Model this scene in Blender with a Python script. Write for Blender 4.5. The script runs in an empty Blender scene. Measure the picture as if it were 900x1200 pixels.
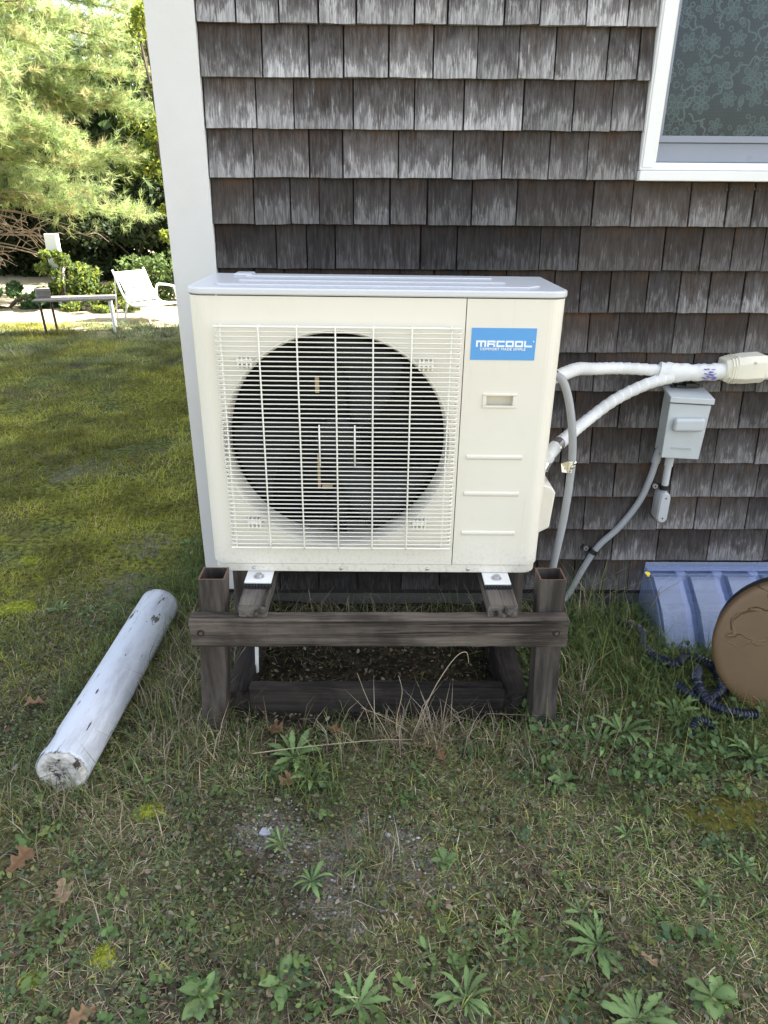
import bpy, math, random
import numpy as np
from mathutils import Vector, Matrix

random.seed(7)
rng = np.random.default_rng(11)
S = bpy.context.scene
COL = S.collection

# ------------------------------------------------------------------ camera
def cam_matrix(loc, pitch, yaw, roll):
    cp, sp, cy, sy = math.cos(pitch), math.sin(pitch), math.cos(yaw), math.sin(yaw)
    r = Vector((cy, sy, 0)); f = Vector((-sy*cp, cy*cp, -sp)); d = f.cross(r)
    c, s = math.cos(roll), math.sin(roll)
    r2 = c*r + s*d; d2 = -s*r + c*d
    m = Matrix((r2, -d2, -f)).transposed().to_4x4()
    m.translation = Vector(loc)
    return m
cd = bpy.data.cameras.new('camera'); cam = bpy.data.objects.new('camera', cd); COL.objects.link(cam)
cam.matrix_world = cam_matrix((0.0032, -2.3893, 1.4695), 0.4213, -0.0111, -0.0069)
cd.sensor_fit = 'VERTICAL'; cd.sensor_height = 36; cd.lens = 36*823.6/1200
cd.clip_start = 0.05; cd.clip_end = 2000
S.camera = cam

# ------------------------------------------------------------------ sky and sun
SUN_EL, SUN_AZ = math.radians(42), math.radians(19)      # azimuth counted from +X towards +Y
W = bpy.data.worlds.new('World'); S.world = W; W.use_nodes = True
wn = W.node_tree.nodes; wl = W.node_tree.links
bg = wn['Background']; sky = wn.new('ShaderNodeTexSky'); sky.sky_type = 'NISHITA'
sky.sun_disc = False; sky.sun_elevation = SUN_EL; sky.sun_rotation = math.pi/2 - SUN_AZ
sky.air_density = 1.0; sky.dust_density = 2.5; sky.ozone_density = 1.0
hs = wn.new('ShaderNodeHueSaturation'); hs.inputs['Saturation'].default_value = 0.50
wl.new(sky.outputs[0], hs.inputs['Color']); wl.new(hs.outputs[0], bg.inputs['Color'])
bg.inputs['Strength'].default_value = 0.10
sv = Vector((math.cos(SUN_AZ)*math.cos(SUN_EL), math.sin(SUN_AZ)*math.cos(SUN_EL), math.sin(SUN_EL)))
ld = bpy.data.lights.new('sun', 'SUN'); ld.energy = 5.0; ld.angle = math.radians(0.53); ld.color = (1, .95, .86)
lo = bpy.data.objects.new('sun', ld); COL.objects.link(lo)
lo.rotation_euler = (-sv).to_track_quat('-Z', 'Y').to_euler(); lo.location = (6, 2, 8)
S.render.engine = 'CYCLES'
S.view_settings.view_transform = 'Standard'; S.view_settings.look = 'None'
S.view_settings.gamma = 1; S.view_settings.use_curve_mapping = False
S.view_settings.exposure = 2.5
S.cycles.max_bounces = 5; S.cycles.diffuse_bounces = 3; S.cycles.glossy_bounces = 3; S.cycles.transparent_max_bounces = 8

# ------------------------------------------------------------------ helpers: meshes
class MB:
    def __init__(s): s.v = []; s.f = []; s.m = []
    def add(s, vs, fs, mi=0):
        o = len(s.v); s.v += [tuple(map(float, p)) for p in vs]
        s.f += [tuple(i+o for i in f) for f in fs]; s.m += [mi]*len(fs); return s
    def box(s, x0, x1, y0, y1, z0, z1, mi=0):
        return s.add([(x0,y0,z0),(x1,y0,z0),(x1,y1,z0),(x0,y1,z0),(x0,y0,z1),(x1,y0,z1),(x1,y1,z1),(x0,y1,z1)],
              [(0,3,2,1),(4,5,6,7),(0,1,5,4),(1,2,6,5),(2,3,7,6),(3,0,4,7)], mi)
    def obox(s, c, ax, ay, az, mi=0):          # oriented box from centre and half axes
        c, ax, ay, az = map(Vector, (c, ax, ay, az)); vs = []
        for k in (-1, 1):
            for (i, j) in ((-1,-1),(1,-1),(1,1),(-1,1)): vs.append(c+i*ax+j*ay+k*az)
        return s.add(vs, [(0,3,2,1),(4,5,6,7),(0,1,5,4),(1,2,6,5),(2,3,7,6),(3,0,4,7)], mi)
    def prism(s, poly, a, b, axis='y', mi=0):  # polygon in the other two axes, extruded a..b
        n = len(poly)
        def P(p, t): return {'y': (p[0], t, p[1]), 'z': (p[0], p[1], t), 'x': (t, p[0], p[1])}[axis]
        vs = [P(p, a) for p in poly]+[P(p, b) for p in poly]
        fs = [tuple(range(n)), tuple(range(2*n-1, n-1, -1))]+[(i, i+n, (i+1) % n+n, (i+1) % n) for i in range(n)]
        return s.add(vs, fs, mi)
    def tube(s, pts, rad, n=10, caps=True, mi=0, mod=None):
        pts = [Vector(p) for p in pts]; m = len(pts)
        rad = [rad]*m if not hasattr(rad, '__len__') else rad
        t = [(pts[min(i+1, m-1)]-pts[max(i-1, 0)]).normalized() for i in range(m)]
        u = t[0].orthogonal().normalized(); vs = []; L = 0
        for i in range(m):
            if i: L += (pts[i]-pts[i-1]).length
            u = (u-t[i]*u.dot(t[i])).normalized(); w = t[i].cross(u)
            for k in range(n):
                a = 2*math.pi*k/n; r = rad[i]*(mod(L, a) if mod else 1)
                vs.append(pts[i]+(u*math.cos(a)+w*math.sin(a))*r)
        fs = [(i*n+k, i*n+(k+1) % n, (i+1)*n+(k+1) % n, (i+1)*n+k) for i in range(m-1) for k in range(n)]
        if caps: fs += [tuple(range(n-1, -1, -1)), tuple((m-1)*n+k for k in range(n))]
        return s.add(vs, fs, mi)
    def lathe(s, prof, c, n=64, axis='y', close=False, mi=0):   # prof: (radius, offset along axis)
        vs = []
        for (r, h) in prof:
            for k in range(n):
                a = 2*math.pi*k/n; x, z = r*math.cos(a), r*math.sin(a)
                vs.append({'y': (c[0]+x, c[1]+h, c[2]+z), 'z': (c[0]+x, c[1]+z, c[2]+h), 'x': (c[0]+h, c[1]+x, c[2]+z)}[axis])
        m = len(prof)
        fs = [(i*n+k, i*n+(k+1) % n, (i+1)*n+(k+1) % n, (i+1)*n+k) for i in range(m-1) for k in range(n)]
        if close: fs += [tuple(range(n-1, -1, -1)), tuple((m-1)*n+k for k in range(n))]
        return s.add(vs, fs, mi)
    def mesh(s, name, mats, smooth=False):
        me = bpy.data.meshes.new(name); me.from_pydata(s.v, [], s.f)
        for m in (mats if isinstance(mats, (list, tuple)) else [mats]): me.materials.append(m)
        if any(s.m): me.polygons.foreach_set('material_index', s.m)
        if smooth: me.polygons.foreach_set('use_smooth', [True]*len(s.f))
        me.update(); return me
    def build(s, name, mats, parent=None, smooth=False, bevel=0, seg=2, solid=0, angle=40):
        o = bpy.data.objects.new(name, s.mesh(name, mats, smooth or bevel > 0)); COL.objects.link(o)
        if parent: o.parent = parent
        if solid:
            md = o.modifiers.new('Solidify', 'SOLIDIFY'); md.thickness = solid; md.offset = -1
        if bevel:
            md = o.modifiers.new('Bevel', 'BEVEL'); md.width = bevel; md.segments = seg; md.limit_method = 'ANGLE'; md.angle_limit = math.radians(angle)
            md.harden_normals = True
        if smooth and not bevel: auto(o)
        return o
def auto(o, ang=40):
    # sharp edges above the angle
    me = o.data
    try: me.set_sharp_from_angle(angle=math.radians(ang))
    except Exception: pass
def fast_mesh(name, V, F, mat, col=None, smooth=False):
    """V (n,3), F (m,3) triangles or (m,4) quads, col (n,3)"""
    me = bpy.data.meshes.new(name); n = len(V); m = len(F); k = F.shape[1]
    me.vertices.add(n); me.vertices.foreach_set('co', np.ascontiguousarray(V, np.float32).ravel())
    me.loops.add(m*k); me.loops.foreach_set('vertex_index', np.ascontiguousarray(F, np.int32).ravel())
    me.polygons.add(m); me.polygons.foreach_set('loop_start', np.arange(0, m*k, k, dtype=np.int32))
    if smooth: me.polygons.foreach_set('use_smooth', np.ones(m, bool))
    me.update(calc_edges=True)
    if col is not None:
        a = me.attributes.new('Col', 'FLOAT_COLOR', 'POINT')
        a.data.foreach_set('color', np.concatenate([col, np.ones((n, 1))], 1).astype(np.float32).ravel())
    me.materials.append(mat); return me
def link(name, me, parent=None, loc=None):
    o = bpy.data.objects.new(name, me); COL.objects.link(o)
    if parent: o.parent = parent
    if loc: o.location = loc
    return o
def empty(name, loc=(0,0,0), rot=(0,0,0)):
    o = bpy.data.objects.new(name, None); COL.objects.link(o); o.location = loc; o.rotation_euler = rot
    o.empty_display_size = .1; return o
def tag(o, label=None, cat=None, group=None, kind=None):
    if label: o['label'] = label
    if cat: o['category'] = cat
    if group: o['group'] = group
    if kind: o['kind'] = kind
    return o
def catmull(P, n=10):
    P = [Vector(p) for p in P]; P = [2*P[0]-P[1]]+P+[2*P[-1]-P[-2]]; out = []
    for i in range(1, len(P)-2):
        for k in range(n):
            t = k/n; a, b, c, d = P[i-1:i+3]
            out.append(.5*((2*b)+(c-a)*t+(2*a-5*b+4*c-d)*t*t+(3*b-a-3*c+d)*t**3))
    out.append(P[-2]); return out
# value noise
def _h(i, j, s): 
    x = np.sin(i*127.1+j*311.7+s*74.7)*43758.5453; return x-np.floor(x)
def vnoise(x, y, s=0):
    x = np.asarray(x, float); y = np.asarray(y, float)
    i, j = np.floor(x), np.floor(y); u, v = x-i, y-j; u = u*u*(3-2*u); v = v*v*(3-2*v)
    return (_h(i,j,s)*(1-u)+_h(i+1,j,s)*u)*(1-v)+(_h(i,j+1,s)*(1-u)+_h(i+1,j+1,s)*u)*v
def fbm(x, y, s=0, o=4):
    a, t, n = .5, 0, 0
    for k in range(o): t = t+a*vnoise(x*2**k, y*2**k, s+k*3.7); n += a; a *= .5
    return t/n
def ground_h(x, y):
    x = np.asarray(x, float); y = np.asarray(y, float)
    near = np.exp(-((y-1)/9)**2-(x/9)**2)
    return ((fbm(x*2.2, y*2.2, 5, 3)-.5)*.035+(fbm(x*11, y*11, 9, 3)-.5)*.016)*near*np.clip((-y+.9)/1.0, .75, 1)
def gz(x, y): return float(ground_h(x, y))

# ------------------------------------------------------------------ helpers: materials
def M(name, col=(.5,.5,.5), rough=.5, metal=0, spec=.5):
    m = bpy.data.materials.new(name); m.use_nodes = True; b = m.node_tree.nodes['Principled BSDF']
    b.inputs['Base Color'].default_value = (*col, 1); b.inputs['Roughness'].default_value = rough
    b.inputs['Metallic'].default_value = metal; b.inputs['Specular IOR Level'].default_value = spec
    return m
class NT:
    def __init__(s, m): s.t = m.node_tree; s.n = s.t.nodes; s.l = s.t.links; s.b = s.n['Principled BSDF']
    def put(s, v, sock):
        if hasattr(v, 'is_output'): s.l.new(v, sock)
        elif hasattr(v, '__len__'): sock.default_value = (*v, 1) if len(v) == 3 and sock.type == 'RGBA' else v
        else: sock.default_value = v
    def coord(s, kind='Object'): return s.n.new('ShaderNodeTexCoord').outputs[kind]
    def attr(s, name, out='Vector'):
        a = s.n.new('ShaderNodeAttribute'); a.attribute_name = name; return a.outputs[out]
    def scale(s, v, sc, off=(0,0,0)):
        k = s.n.new('ShaderNodeMapping'); s.l.new(v, k.inputs['Vector']); k.inputs['Scale'].default_value = sc; k.inputs['Location'].default_value = off; return k.outputs[0]
    def noise(s, v, sc=5, det=4, rough=.55, dist=0):
        k = s.n.new('ShaderNodeTexNoise'); s.l.new(v, k.inputs['Vector']); k.inputs['Scale'].default_value = sc
        k.inputs['Detail'].default_value = det; k.inputs['Roughness'].default_value = rough; k.inputs['Distortion'].default_value = dist; return k.outputs[0]
    def voro(s, v, sc=5, out='Distance'):
        k = s.n.new('ShaderNodeTexVoronoi'); s.l.new(v, k.inputs['Vector']); k.inputs['Scale'].default_value = sc; return k.outputs[out]
    def ramp(s, f, a=0., b=1., lo=0., hi=1.):
        k = s.n.new('ShaderNodeMapRange'); k.interpolation_type = 'SMOOTHSTEP'; s.put(f, k.inputs[0])
        k.inputs[1].default_value = a; k.inputs[2].default_value = b; k.inputs[3].default_value = lo; k.inputs[4].default_value = hi; return k.outputs[0]
    def math(s, op, a, b=0.):
        k = s.n.new('ShaderNodeMath'); k.operation = op; s.put(a, k.inputs[0]); s.put(b, k.inputs[1]); return k.outputs[0]
    def mix(s, f, a, b, mode='MIX'):
        k = s.n.new('ShaderNodeMix'); k.data_type = 'RGBA'; k.blend_type = mode
        s.put(f, k.inputs[0]); s.put(a, k.inputs[6]); s.put(b, k.inputs[7]); return k.outputs[2]
    def sep(s, v):
        k = s.n.new('ShaderNodeSeparateXYZ'); s.l.new(v, k.inputs[0]); return k.outputs
    def bump(s, h, st=.3, d=.01):
        k = s.n.new('ShaderNodeBump'); s.l.new(h, k.inputs['Height']); k.inputs['Strength'].default_value = st; k.inputs['Distance'].default_value = d
        s.l.new(k.outputs[0], s.b.inputs['Normal'])
    def col(s, v): s.put(v, s.b.inputs['Base Color'])
    def rough(s, v): s.put(v, s.b.inputs['Roughness'])
    def rand(s): return s.n.new('ShaderNodeObjectInfo').outputs['Random']

def dirty(name, col, dirt=(.25,.22,.16), amt=.35, rough=.45, sc=3, bump=.0):
    m = M(name, col, rough); t = NT(m); c = t.coord()
    a = t.ramp(t.noise(c, sc, 6, .65), .42, .8, 0, amt); b = t.ramp(t.noise(c, sc*14, 4, .7), .55, .8, 0, amt*.6)
    t.col(t.mix(t.math('MAXIMUM', a, b), col, dirt)); t.rough(t.ramp(t.noise(c, sc*3, 4), .3, .7, rough-.08, min(1, rough+.18)))
    if bump: t.bump(t.noise(c, sc*25, 4), bump, .004)
    return m
def wood(name, axis, dark, light, rough=.85, worn=.5, fine=1.0):
    m = M(name, light, rough, spec=.25); t = NT(m); c = t.coord()
    s1 = [38*fine]*3; s1[axis] = 1.4; s2 = [150*fine]*3; s2[axis] = 5
    n1 = t.noise(t.scale(c, s1), 1, 5, .6, .6); n2 = t.noise(t.scale(c, s2), 1, 4, .65); n3 = t.noise(c, 4, 4, .6)
    a = t.mix(t.ramp(n1, .3, .68), dark, light)
    a = t.mix(t.ramp(n3, .42, .68, 0, worn), a, tuple(x*.5 for x in dark))
    a = t.mix(t.ramp(n2, .5, .75, 0, .55), a, tuple(min(1, x*1.45) for x in light))
    a = t.mix(t.ramp(n1, .40, .34, 0, .85), a, tuple(x*.3 for x in dark))
    t.col(a); t.bump(t.math('ADD', t.math('MULTIPLY', n1, 1.4), n2), .6, .004); return m

mat = {}
mat['cream'] = dirty('cream_enamel', (.765,.725,.625), (.42,.36,.24), .16, .38, 2.2)
mat['cover'] = M('sky_tinted_enamel', (.62,.635,.66), .30)  # bluish sky reflection on the cover put into its colour
mat['wire'] = M('coated_wire', (.80,.775,.69), .4)
mat['white_vinyl'] = dirty('white_vinyl', (.80,.80,.78), (.45,.43,.36), .10, .4, 4)
mat['board'] = dirty('white_corner_board_paint', (.645,.635,.61), (.38,.36,.30), .22, .5, 3, .08)
mat['black'] = M('black_plastic', (.012,.012,.013), .45)
mat['dark'] = M('dark_interior', (.012,.013,.015), .7)
mat['fan'] = M('dark_fan_plastic', (.014,.015,.018), .55, 0, .3)
mat['coil'] = M('coil_fins', (.010,.010,.012), .6, .3)
mat['amber'] = M('amber_bracket', (.55,.40,.20), .5)
mat['steel'] = M('zinc_steel', (.55,.55,.56), .38, .85)
mat['rubber'] = M('black_rubber', (.015,.015,.016), .7)
mat['sticker'] = M('blue_sticker', (.10,.33,.68), .35)
mat['ink'] = M('white_print', (.85,.87,.88), .45)
mat['tape'] = dirty('white_wrap_tape', (.74,.74,.72), (.40,.37,.30), .30, .42, 9, .05)
mat['ivory'] = dirty('ivory_plastic', (.78,.735,.60), (.45,.40,.28), .15, .42, 8)
mat['conduit'] = dirty('grey_conduit', (.34,.35,.36), (.22,.21,.19), .3, .42, 7)
mat['greypvc'] = dirty('light_grey_pvc', (.50,.51,.52), (.35,.34,.30), .2, .4, 8)
mat['greybox'] = dirty('light_grey_painted_metal', (.50,.53,.54), (.33,.32,.28), .25, .42, 9)
mat['foil'] = M('foil_tape', (.8,.8,.82), .22, .95)
mat['ink2'] = M('purple_print', (.13,.11,.42), .5)
mat['brown'] = M('brown_paint', (.105,.055,.024), .42)
t = NT(mat['brown']); c = t.coord()
f = t.noise(t.scale(c, (1,1,1)), 5.5, 3, .6, 1.2); edge = t.ramp(t.math('ABSOLUTE', t.math('SUBTRACT', f, .52)), 0, .022, 1, 0)
msk = t.ramp(t.noise(c, 2.7, 2, .5), .46, .60)
n = t.noise(c, 40, 4, .6)
t.col(t.mix(t.ramp(t.noise(c, 7, 5, .6), .35, .7, 0, .5), (.150,.090,.043), (.115,.070,.036)))
t.bump(t.math('ADD', t.math('MULTIPLY', t.math('MULTIPLY', edge, msk), 1.6), t.math('MULTIPLY', n, .12)), .9, .006)
t.rough(t.ramp(t.noise(c, 12, 4), .3, .7, .36, .55))
mat['concrete'] = dirty('concrete', (.20,.19,.175), (.10,.095,.08), .6, .9, 6, .5)
mat['foundation'] = dirty('shade_toned_foundation', (.115,.11,.10), (.05,.05,.042), .7, .9, 6, .5)  # concrete darkened throughout, painting in the shade beneath the unit
mat['sheath'] = M('dark_sheathing', (.030,.024,.020), .9)
mat['roof'] = dirty('asphalt_shingle', (.07,.068,.066), (.03,.03,.03), .5, .95, 8, .4)
mat['beam'] = wood('weathered_beam_wood', 0, (.032,.025,.020), (.150,.124,.100), worn=.75)
mat['sleeper'] = wood('weathered_sleeper_wood', 1, (.040,.033,.028), (.165,.145,.125), worn=.7)
mat['runner'] = wood('dark_runner_wood', 1, (.011,.009,.008), (.048,.040,.033), worn=.7)  # darker wood tone for the low runners
mat['crossbeam'] = wood('dark_cross_wood', 0, (.011,.009,.008), (.050,.041,.034), worn=.7)  # darker wood tone for the lower and rear beams
t = NT(mat['cream']); c = t.coord(); old = t.b.inputs['Base Color'].links[0].from_socket
stv = t.math('MULTIPLY', t.ramp(t.noise(t.scale(c, (55,55,1.2)), 1, 4, .6), .56, .78), t.ramp(t.noise(c, 4, 3, .5), .45, .7, 0, .22))
spl = t.math('MULTIPLY', t.ramp(t.sep(c)[2], .16, -.01), t.ramp(t.noise(c, 90, 4, .75), .48, .68, 0, .32))
t.col(t.mix(t.math('MAXIMUM', stv, spl), old, (.30,.25,.17)))
# hollow posts : weathered brown metal tube
m = mat['post'] = M('weathered_post', (.10,.08,.065), .62); t = NT(m); c = t.coord()
n1 = t.noise(t.scale(c, (26,26,3)), 1, 6, .65, .4); n2 = t.noise(c, 9, 5, .7)
a = t.mix(t.ramp(n1, .36, .66), (.024,.019,.016), (.096,.080,.068)); a = t.mix(t.ramp(n2, .5, .72, 0, .6), a, (.065,.042,.028))
t.col(a); t.bump(n1, .35, .003)
mat['postrim'] = M('post_rim', (.13,.065,.04), .7)

# shingles: driven by two vertex attributes, suv (metres across, 0..1 up, seed) and tone
m = mat['shingle'] = M('weathered_cedar', (.2,.19,.18), .88, spec=.2); t = NT(m)
uv = t.attr('suv'); tone = t.sep(t.attr('tone')); sx, sy, sz = t.sep(uv)
g1 = t.noise(t.scale(uv, (120, 1.6, 37)), 1, 5, .65, .6)
g2 = t.noise(t.scale(uv, (250, 3.2, 91)), 1, 4, .7)
g3 = t.noise(t.scale(uv, (24, 1.3, 53)), 1, 4, .6, .7)
blot = t.noise(t.scale(uv, (11, 1.1, 17)), 1, 3, .55)
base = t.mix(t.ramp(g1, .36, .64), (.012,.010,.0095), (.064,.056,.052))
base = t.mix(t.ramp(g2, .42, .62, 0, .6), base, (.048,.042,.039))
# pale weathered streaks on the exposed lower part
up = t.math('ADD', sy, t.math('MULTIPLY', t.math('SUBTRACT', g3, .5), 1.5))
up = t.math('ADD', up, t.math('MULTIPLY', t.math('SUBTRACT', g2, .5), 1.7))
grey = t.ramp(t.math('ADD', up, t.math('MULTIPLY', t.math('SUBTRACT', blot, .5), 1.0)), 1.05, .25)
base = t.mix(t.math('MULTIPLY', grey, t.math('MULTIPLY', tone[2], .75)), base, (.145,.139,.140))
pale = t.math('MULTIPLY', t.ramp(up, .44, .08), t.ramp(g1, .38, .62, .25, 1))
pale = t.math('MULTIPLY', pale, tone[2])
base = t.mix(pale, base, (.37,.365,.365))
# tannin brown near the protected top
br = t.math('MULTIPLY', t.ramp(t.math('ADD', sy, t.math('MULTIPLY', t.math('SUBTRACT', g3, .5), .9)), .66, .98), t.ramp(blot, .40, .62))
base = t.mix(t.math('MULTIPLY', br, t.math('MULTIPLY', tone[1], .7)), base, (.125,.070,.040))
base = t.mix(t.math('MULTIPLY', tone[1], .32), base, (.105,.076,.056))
mul = t.n.new('ShaderNodeVectorMath'); mul.operation = 'SCALE'; t.l.new(base, mul.inputs[0]); t.l.new(tone[0], mul.inputs['Scale'])
t.col(mul.outputs[0]); t.bump(t.math('ADD', g1, t.math('MULTIPLY', g2, .6)), .7, .004)

# column paint, peeled core
m = mat['peel'] = M('peeling_white_paint', (.7,.72,.76), .5); t = NT(m); c = t.coord()
n = t.noise(t.scale(c, (1,.35,1)), 9, 6, .68); cr = t.noise(t.scale(c, (60,6,60)), 1, 4, .65, .5)
near = t.ramp(t.math('ADD', t.sep(c)[1], t.math('MULTIPLY', t.math('SUBTRACT', n, .5), .55)), -.42, -.52)
pe = t.math('MAXIMUM', t.ramp(n, .655, .67), t.math('MULTIPLY', near, t.ramp(cr, .5, .56)))
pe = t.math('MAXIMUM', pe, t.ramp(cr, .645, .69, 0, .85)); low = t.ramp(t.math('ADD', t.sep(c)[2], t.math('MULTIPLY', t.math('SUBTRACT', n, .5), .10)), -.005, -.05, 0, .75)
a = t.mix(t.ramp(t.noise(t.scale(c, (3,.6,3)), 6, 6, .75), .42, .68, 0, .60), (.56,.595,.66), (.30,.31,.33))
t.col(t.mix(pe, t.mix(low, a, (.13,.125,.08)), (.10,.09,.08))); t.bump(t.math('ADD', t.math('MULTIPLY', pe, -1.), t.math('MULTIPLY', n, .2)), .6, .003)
m = mat['rot'] = M('peeled_end_wood', (.6,.58,.55), .8); t = NT(m); c = t.coord()
v = t.voro(c, 55); n = t.noise(c, 16, 6, .7)
a = t.mix(t.ramp(n, .35, .65), (.62,.60,.56), (.40,.38,.34)); a = t.mix(t.ramp(n, .60, .63), a, (.055,.045,.038))
t.col(a); t.bump(t.math('ADD', n, t.math('MULTIPLY', v, .8)), .9, .008)
mat['rotdark'] = M('rotten_wood', (.05,.042,.036), .9)

# clear plastics and glass: transparent + glossy
def clear(name, tint, body, fac, rough):
    m = bpy.data.materials.new(name); m.use_nodes = True; t = m.node_tree; b = t.nodes['Principled BSDF']; out = t.nodes['Material Output']
    b.inputs['Base Color'].default_value = (*body, 1); b.inputs['Roughness'].default_value = rough; b.inputs['Specular IOR Level'].default_value = .6
    tr = t.nodes.new('ShaderNodeBsdfTransparent'); tr.inputs[0].default_value = (*tint, 1)
    mx = t.nodes.new('ShaderNodeMixShader'); mx.inputs[0].default_value = fac
    t.links.new(tr.outputs[0], mx.inputs[1]); t.links.new(b.outputs[0], mx.inputs[2]); t.links.new(mx.outputs[0], out.inputs[0]); return m
mat['well'] = clear('hazy_clear_plastic', (.74,.82,.96), (.60,.67,.86), .28, .07)  # blue of the reflected sky painted into the body colour
m = mat['glass'] = bpy.data.materials.new('window_glass'); m.use_nodes = True; t = m.node_tree
tr = t.nodes.new('ShaderNodeBsdfTransparent'); tr.inputs[0].default_value = (.78,.86,.86, 1)
gl = t.nodes.new('ShaderNodeBsdfGlossy'); gl.inputs['Roughness'].default_value = .02
fr = t.nodes.new('ShaderNodeFresnel'); fr.inputs[0].default_value = 1.45; mx = t.nodes.new('ShaderNodeMixShader')
t.links.new(fr.outputs[0], mx.inputs[0]); t.links.new(tr.outputs[0], mx.inputs[1]); t.links.new(gl.outputs[0], mx.inputs[2]); t.links.new(mx.outputs[0], t.nodes['Material Output'].inputs[0])
mat['lace'] = M('lace_thread', (.24,.265,.26), .8)
mat['sashgrey'] = dirty('sash_vinyl', (.25,.275,.33), (.2,.2,.2), .12, .35, 6)

# foliage from vertex colour
def veg(name, rough=.6, trans=.35):
    m = bpy.data.materials.new(name); m.use_nodes = True; t = NT(m)
    cc = t.attr('Col', 'Color'); t.col(cc); t.rough(rough); t.b.inputs['Specular IOR Level'].default_value = .3
    if trans:
        tr = t.n.new('ShaderNodeBsdfTranslucent'); t.l.new(cc, tr.inputs[0]); mx = t.n.new('ShaderNodeMixShader'); mx.inputs[0].default_value = trans
        t.l.new(t.b.outputs[0], mx.inputs[1]); t.l.new(tr.outputs[0], mx.inputs[2]); t.l.new(mx.outputs[0], t.n['Material Output'].inputs[0])
    return m
mat['veg'] = veg('leaf_and_blade'); mat['tree'] = veg('tree_foliage', .6, .5); mat['dry'] = veg('dry_leaf', .8, .15)
m = mat['weed'] = bpy.data.materials.new('weed_leaf'); m.use_nodes = True; t = NT(m)
cc = t.attr('Col', 'Color'); k = t.n.new('ShaderNodeHueSaturation'); t.l.new(cc, k.inputs['Color'])
t.l.new(t.ramp(t.rand(), 0, 1, .75, 1.25), k.inputs['Value']); k.inputs['Saturation'].default_value = .9
t.col(k.outputs[0]); t.rough(.65); t.b.inputs['Specular IOR Level'].default_value = .2
m = mat['bark'] = M('bark', (.09,.07,.055), .95); t = NT(m); c = t.coord(); n = t.noise(t.scale(c, (14,14,3)), 1, 6, .7)
t.col(t.mix(t.ramp(n, .3, .7), (.045,.035,.028), (.16,.125,.10))); t.bump(n, .8, .03)
mat['deadwood'] = M('dead_branch_wood', (.26,.20,.145), .95)
mat['moss'] = M('moss', (.21,.24,.02), .95, spec=.1); t = NT(mat['moss']); c = t.coord(); n = t.noise(c, 70, 5, .7)
t.col(t.mix(t.ramp(n, .35, .7), (.14,.165,.02), (.44,.47,.06))); t.bump(n, 1., .012)

# ground: soil, thatch, moss and pale sandy spots
m = mat['ground'] = M('lawn_soil', (.1,.1,.05), .95, spec=.15); t = NT(m); c = t.coord(); X, Y, Z = t.sep(c)
n1 = t.noise(c, 1.3, 5, .6); n2 = t.noise(c, 6, 5, .65); n3 = t.noise(c, 38, 5, .7); n4 = t.noise(c, 160, 3, .7)
soil = t.mix(t.ramp(n3, .38, .64), (.022,.017,.012), (.14,.115,.085))
thatch = t.mix(t.ramp(n4, .35, .7), (.040,.036,.022), (.24,.205,.145))
g = t.mix(t.ramp(n2, .40, .62), soil, thatch)
mossc = t.mix(t.ramp(n3, .36, .66), (.065,.070,.012), (.38,.375,.05))
left = t.ramp(t.math('ADD', Y, t.math('MULTIPLY', n2, 1.2)), -.3, 1.1)
mossm = t.math('MULTIPLY', t.ramp(n1, .30, .50), t.math('ADD', t.math('MULTIPLY', left, .72), .28))
zone = t.ramp(t.noise(c, .8, 4, .6), .44, .58)
mossc = t.mix(zone, t.mix(t.ramp(n3, .36, .66), (.045,.056,.016), (.21,.25,.070)), mossc)
g = t.mix(mossm, g, mossc)
pit = t.math('MULTIPLY', t.ramp(t.noise(c, 3.1, 6, .7, .4), .58, .66), t.ramp(n3, .3, .6, .5, 1)); g = t.mix(t.math('MULTIPLY', pit, .8), g, (.035,.028,.020))
sand = t.mix(t.ramp(n4, .35, .65), (.080,.070,.056), (.34,.31,.265))
g = t.mix(t.math('MULTIPLY', t.ramp(n2, .64, .72), t.ramp(n1, .46, .38, 0, .7)), g, sand)
n2b = t.noise(c, 14, 5, .7)
def spot(x, y, r):
    d = t.math('ADD', t.math('POWER', t.math('SUBTRACT', X, x), 2), t.math('POWER', t.math('SUBTRACT', Y, y), 2))
    d = t.math('ADD', t.math('DIVIDE', d, r*r), t.math('MULTIPLY', t.math('SUBTRACT', n2b, .5), 6.5)); return t.ramp(d, 1.0, .2, 0, .75 if y < 0 else .5)
for (x, y, r) in ((-.10,-1.22,.15), (-.27,-1.10,.10), (.06,-1.17,.13), (-1.0,.15,.13), (-1.05,.50,.13), (-1.7,1.5,.22), (-2.0,1.75,.15), (-3.6,4.9,.4)):
    g = t.mix(spot(x, y, r), g, sand)
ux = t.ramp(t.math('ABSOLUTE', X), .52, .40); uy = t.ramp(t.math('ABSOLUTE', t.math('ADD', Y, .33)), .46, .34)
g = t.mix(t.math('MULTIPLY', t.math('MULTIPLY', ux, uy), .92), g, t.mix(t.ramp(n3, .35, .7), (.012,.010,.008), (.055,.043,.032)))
far = t.ramp(t.math('ADD', Y, t.math('MULTIPLY', n1, .6)), 5.6, 6.6)
straw = t.mix(t.ramp(n3, .3, .7), (.27,.23,.15), (.50,.44,.31))
g = t.mix(far, g, straw)
field = t.ramp(Y, -2.2, -4.5)
g = t.mix(field, g, t.mix(t.ramp(n2, .35, .65), (.11,.10,.05), (.22,.19,.11)))
t.col(g); t.bump(t.math('ADD', t.math('MULTIPLY', n3, 1.2), n4), .9, .012)

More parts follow.
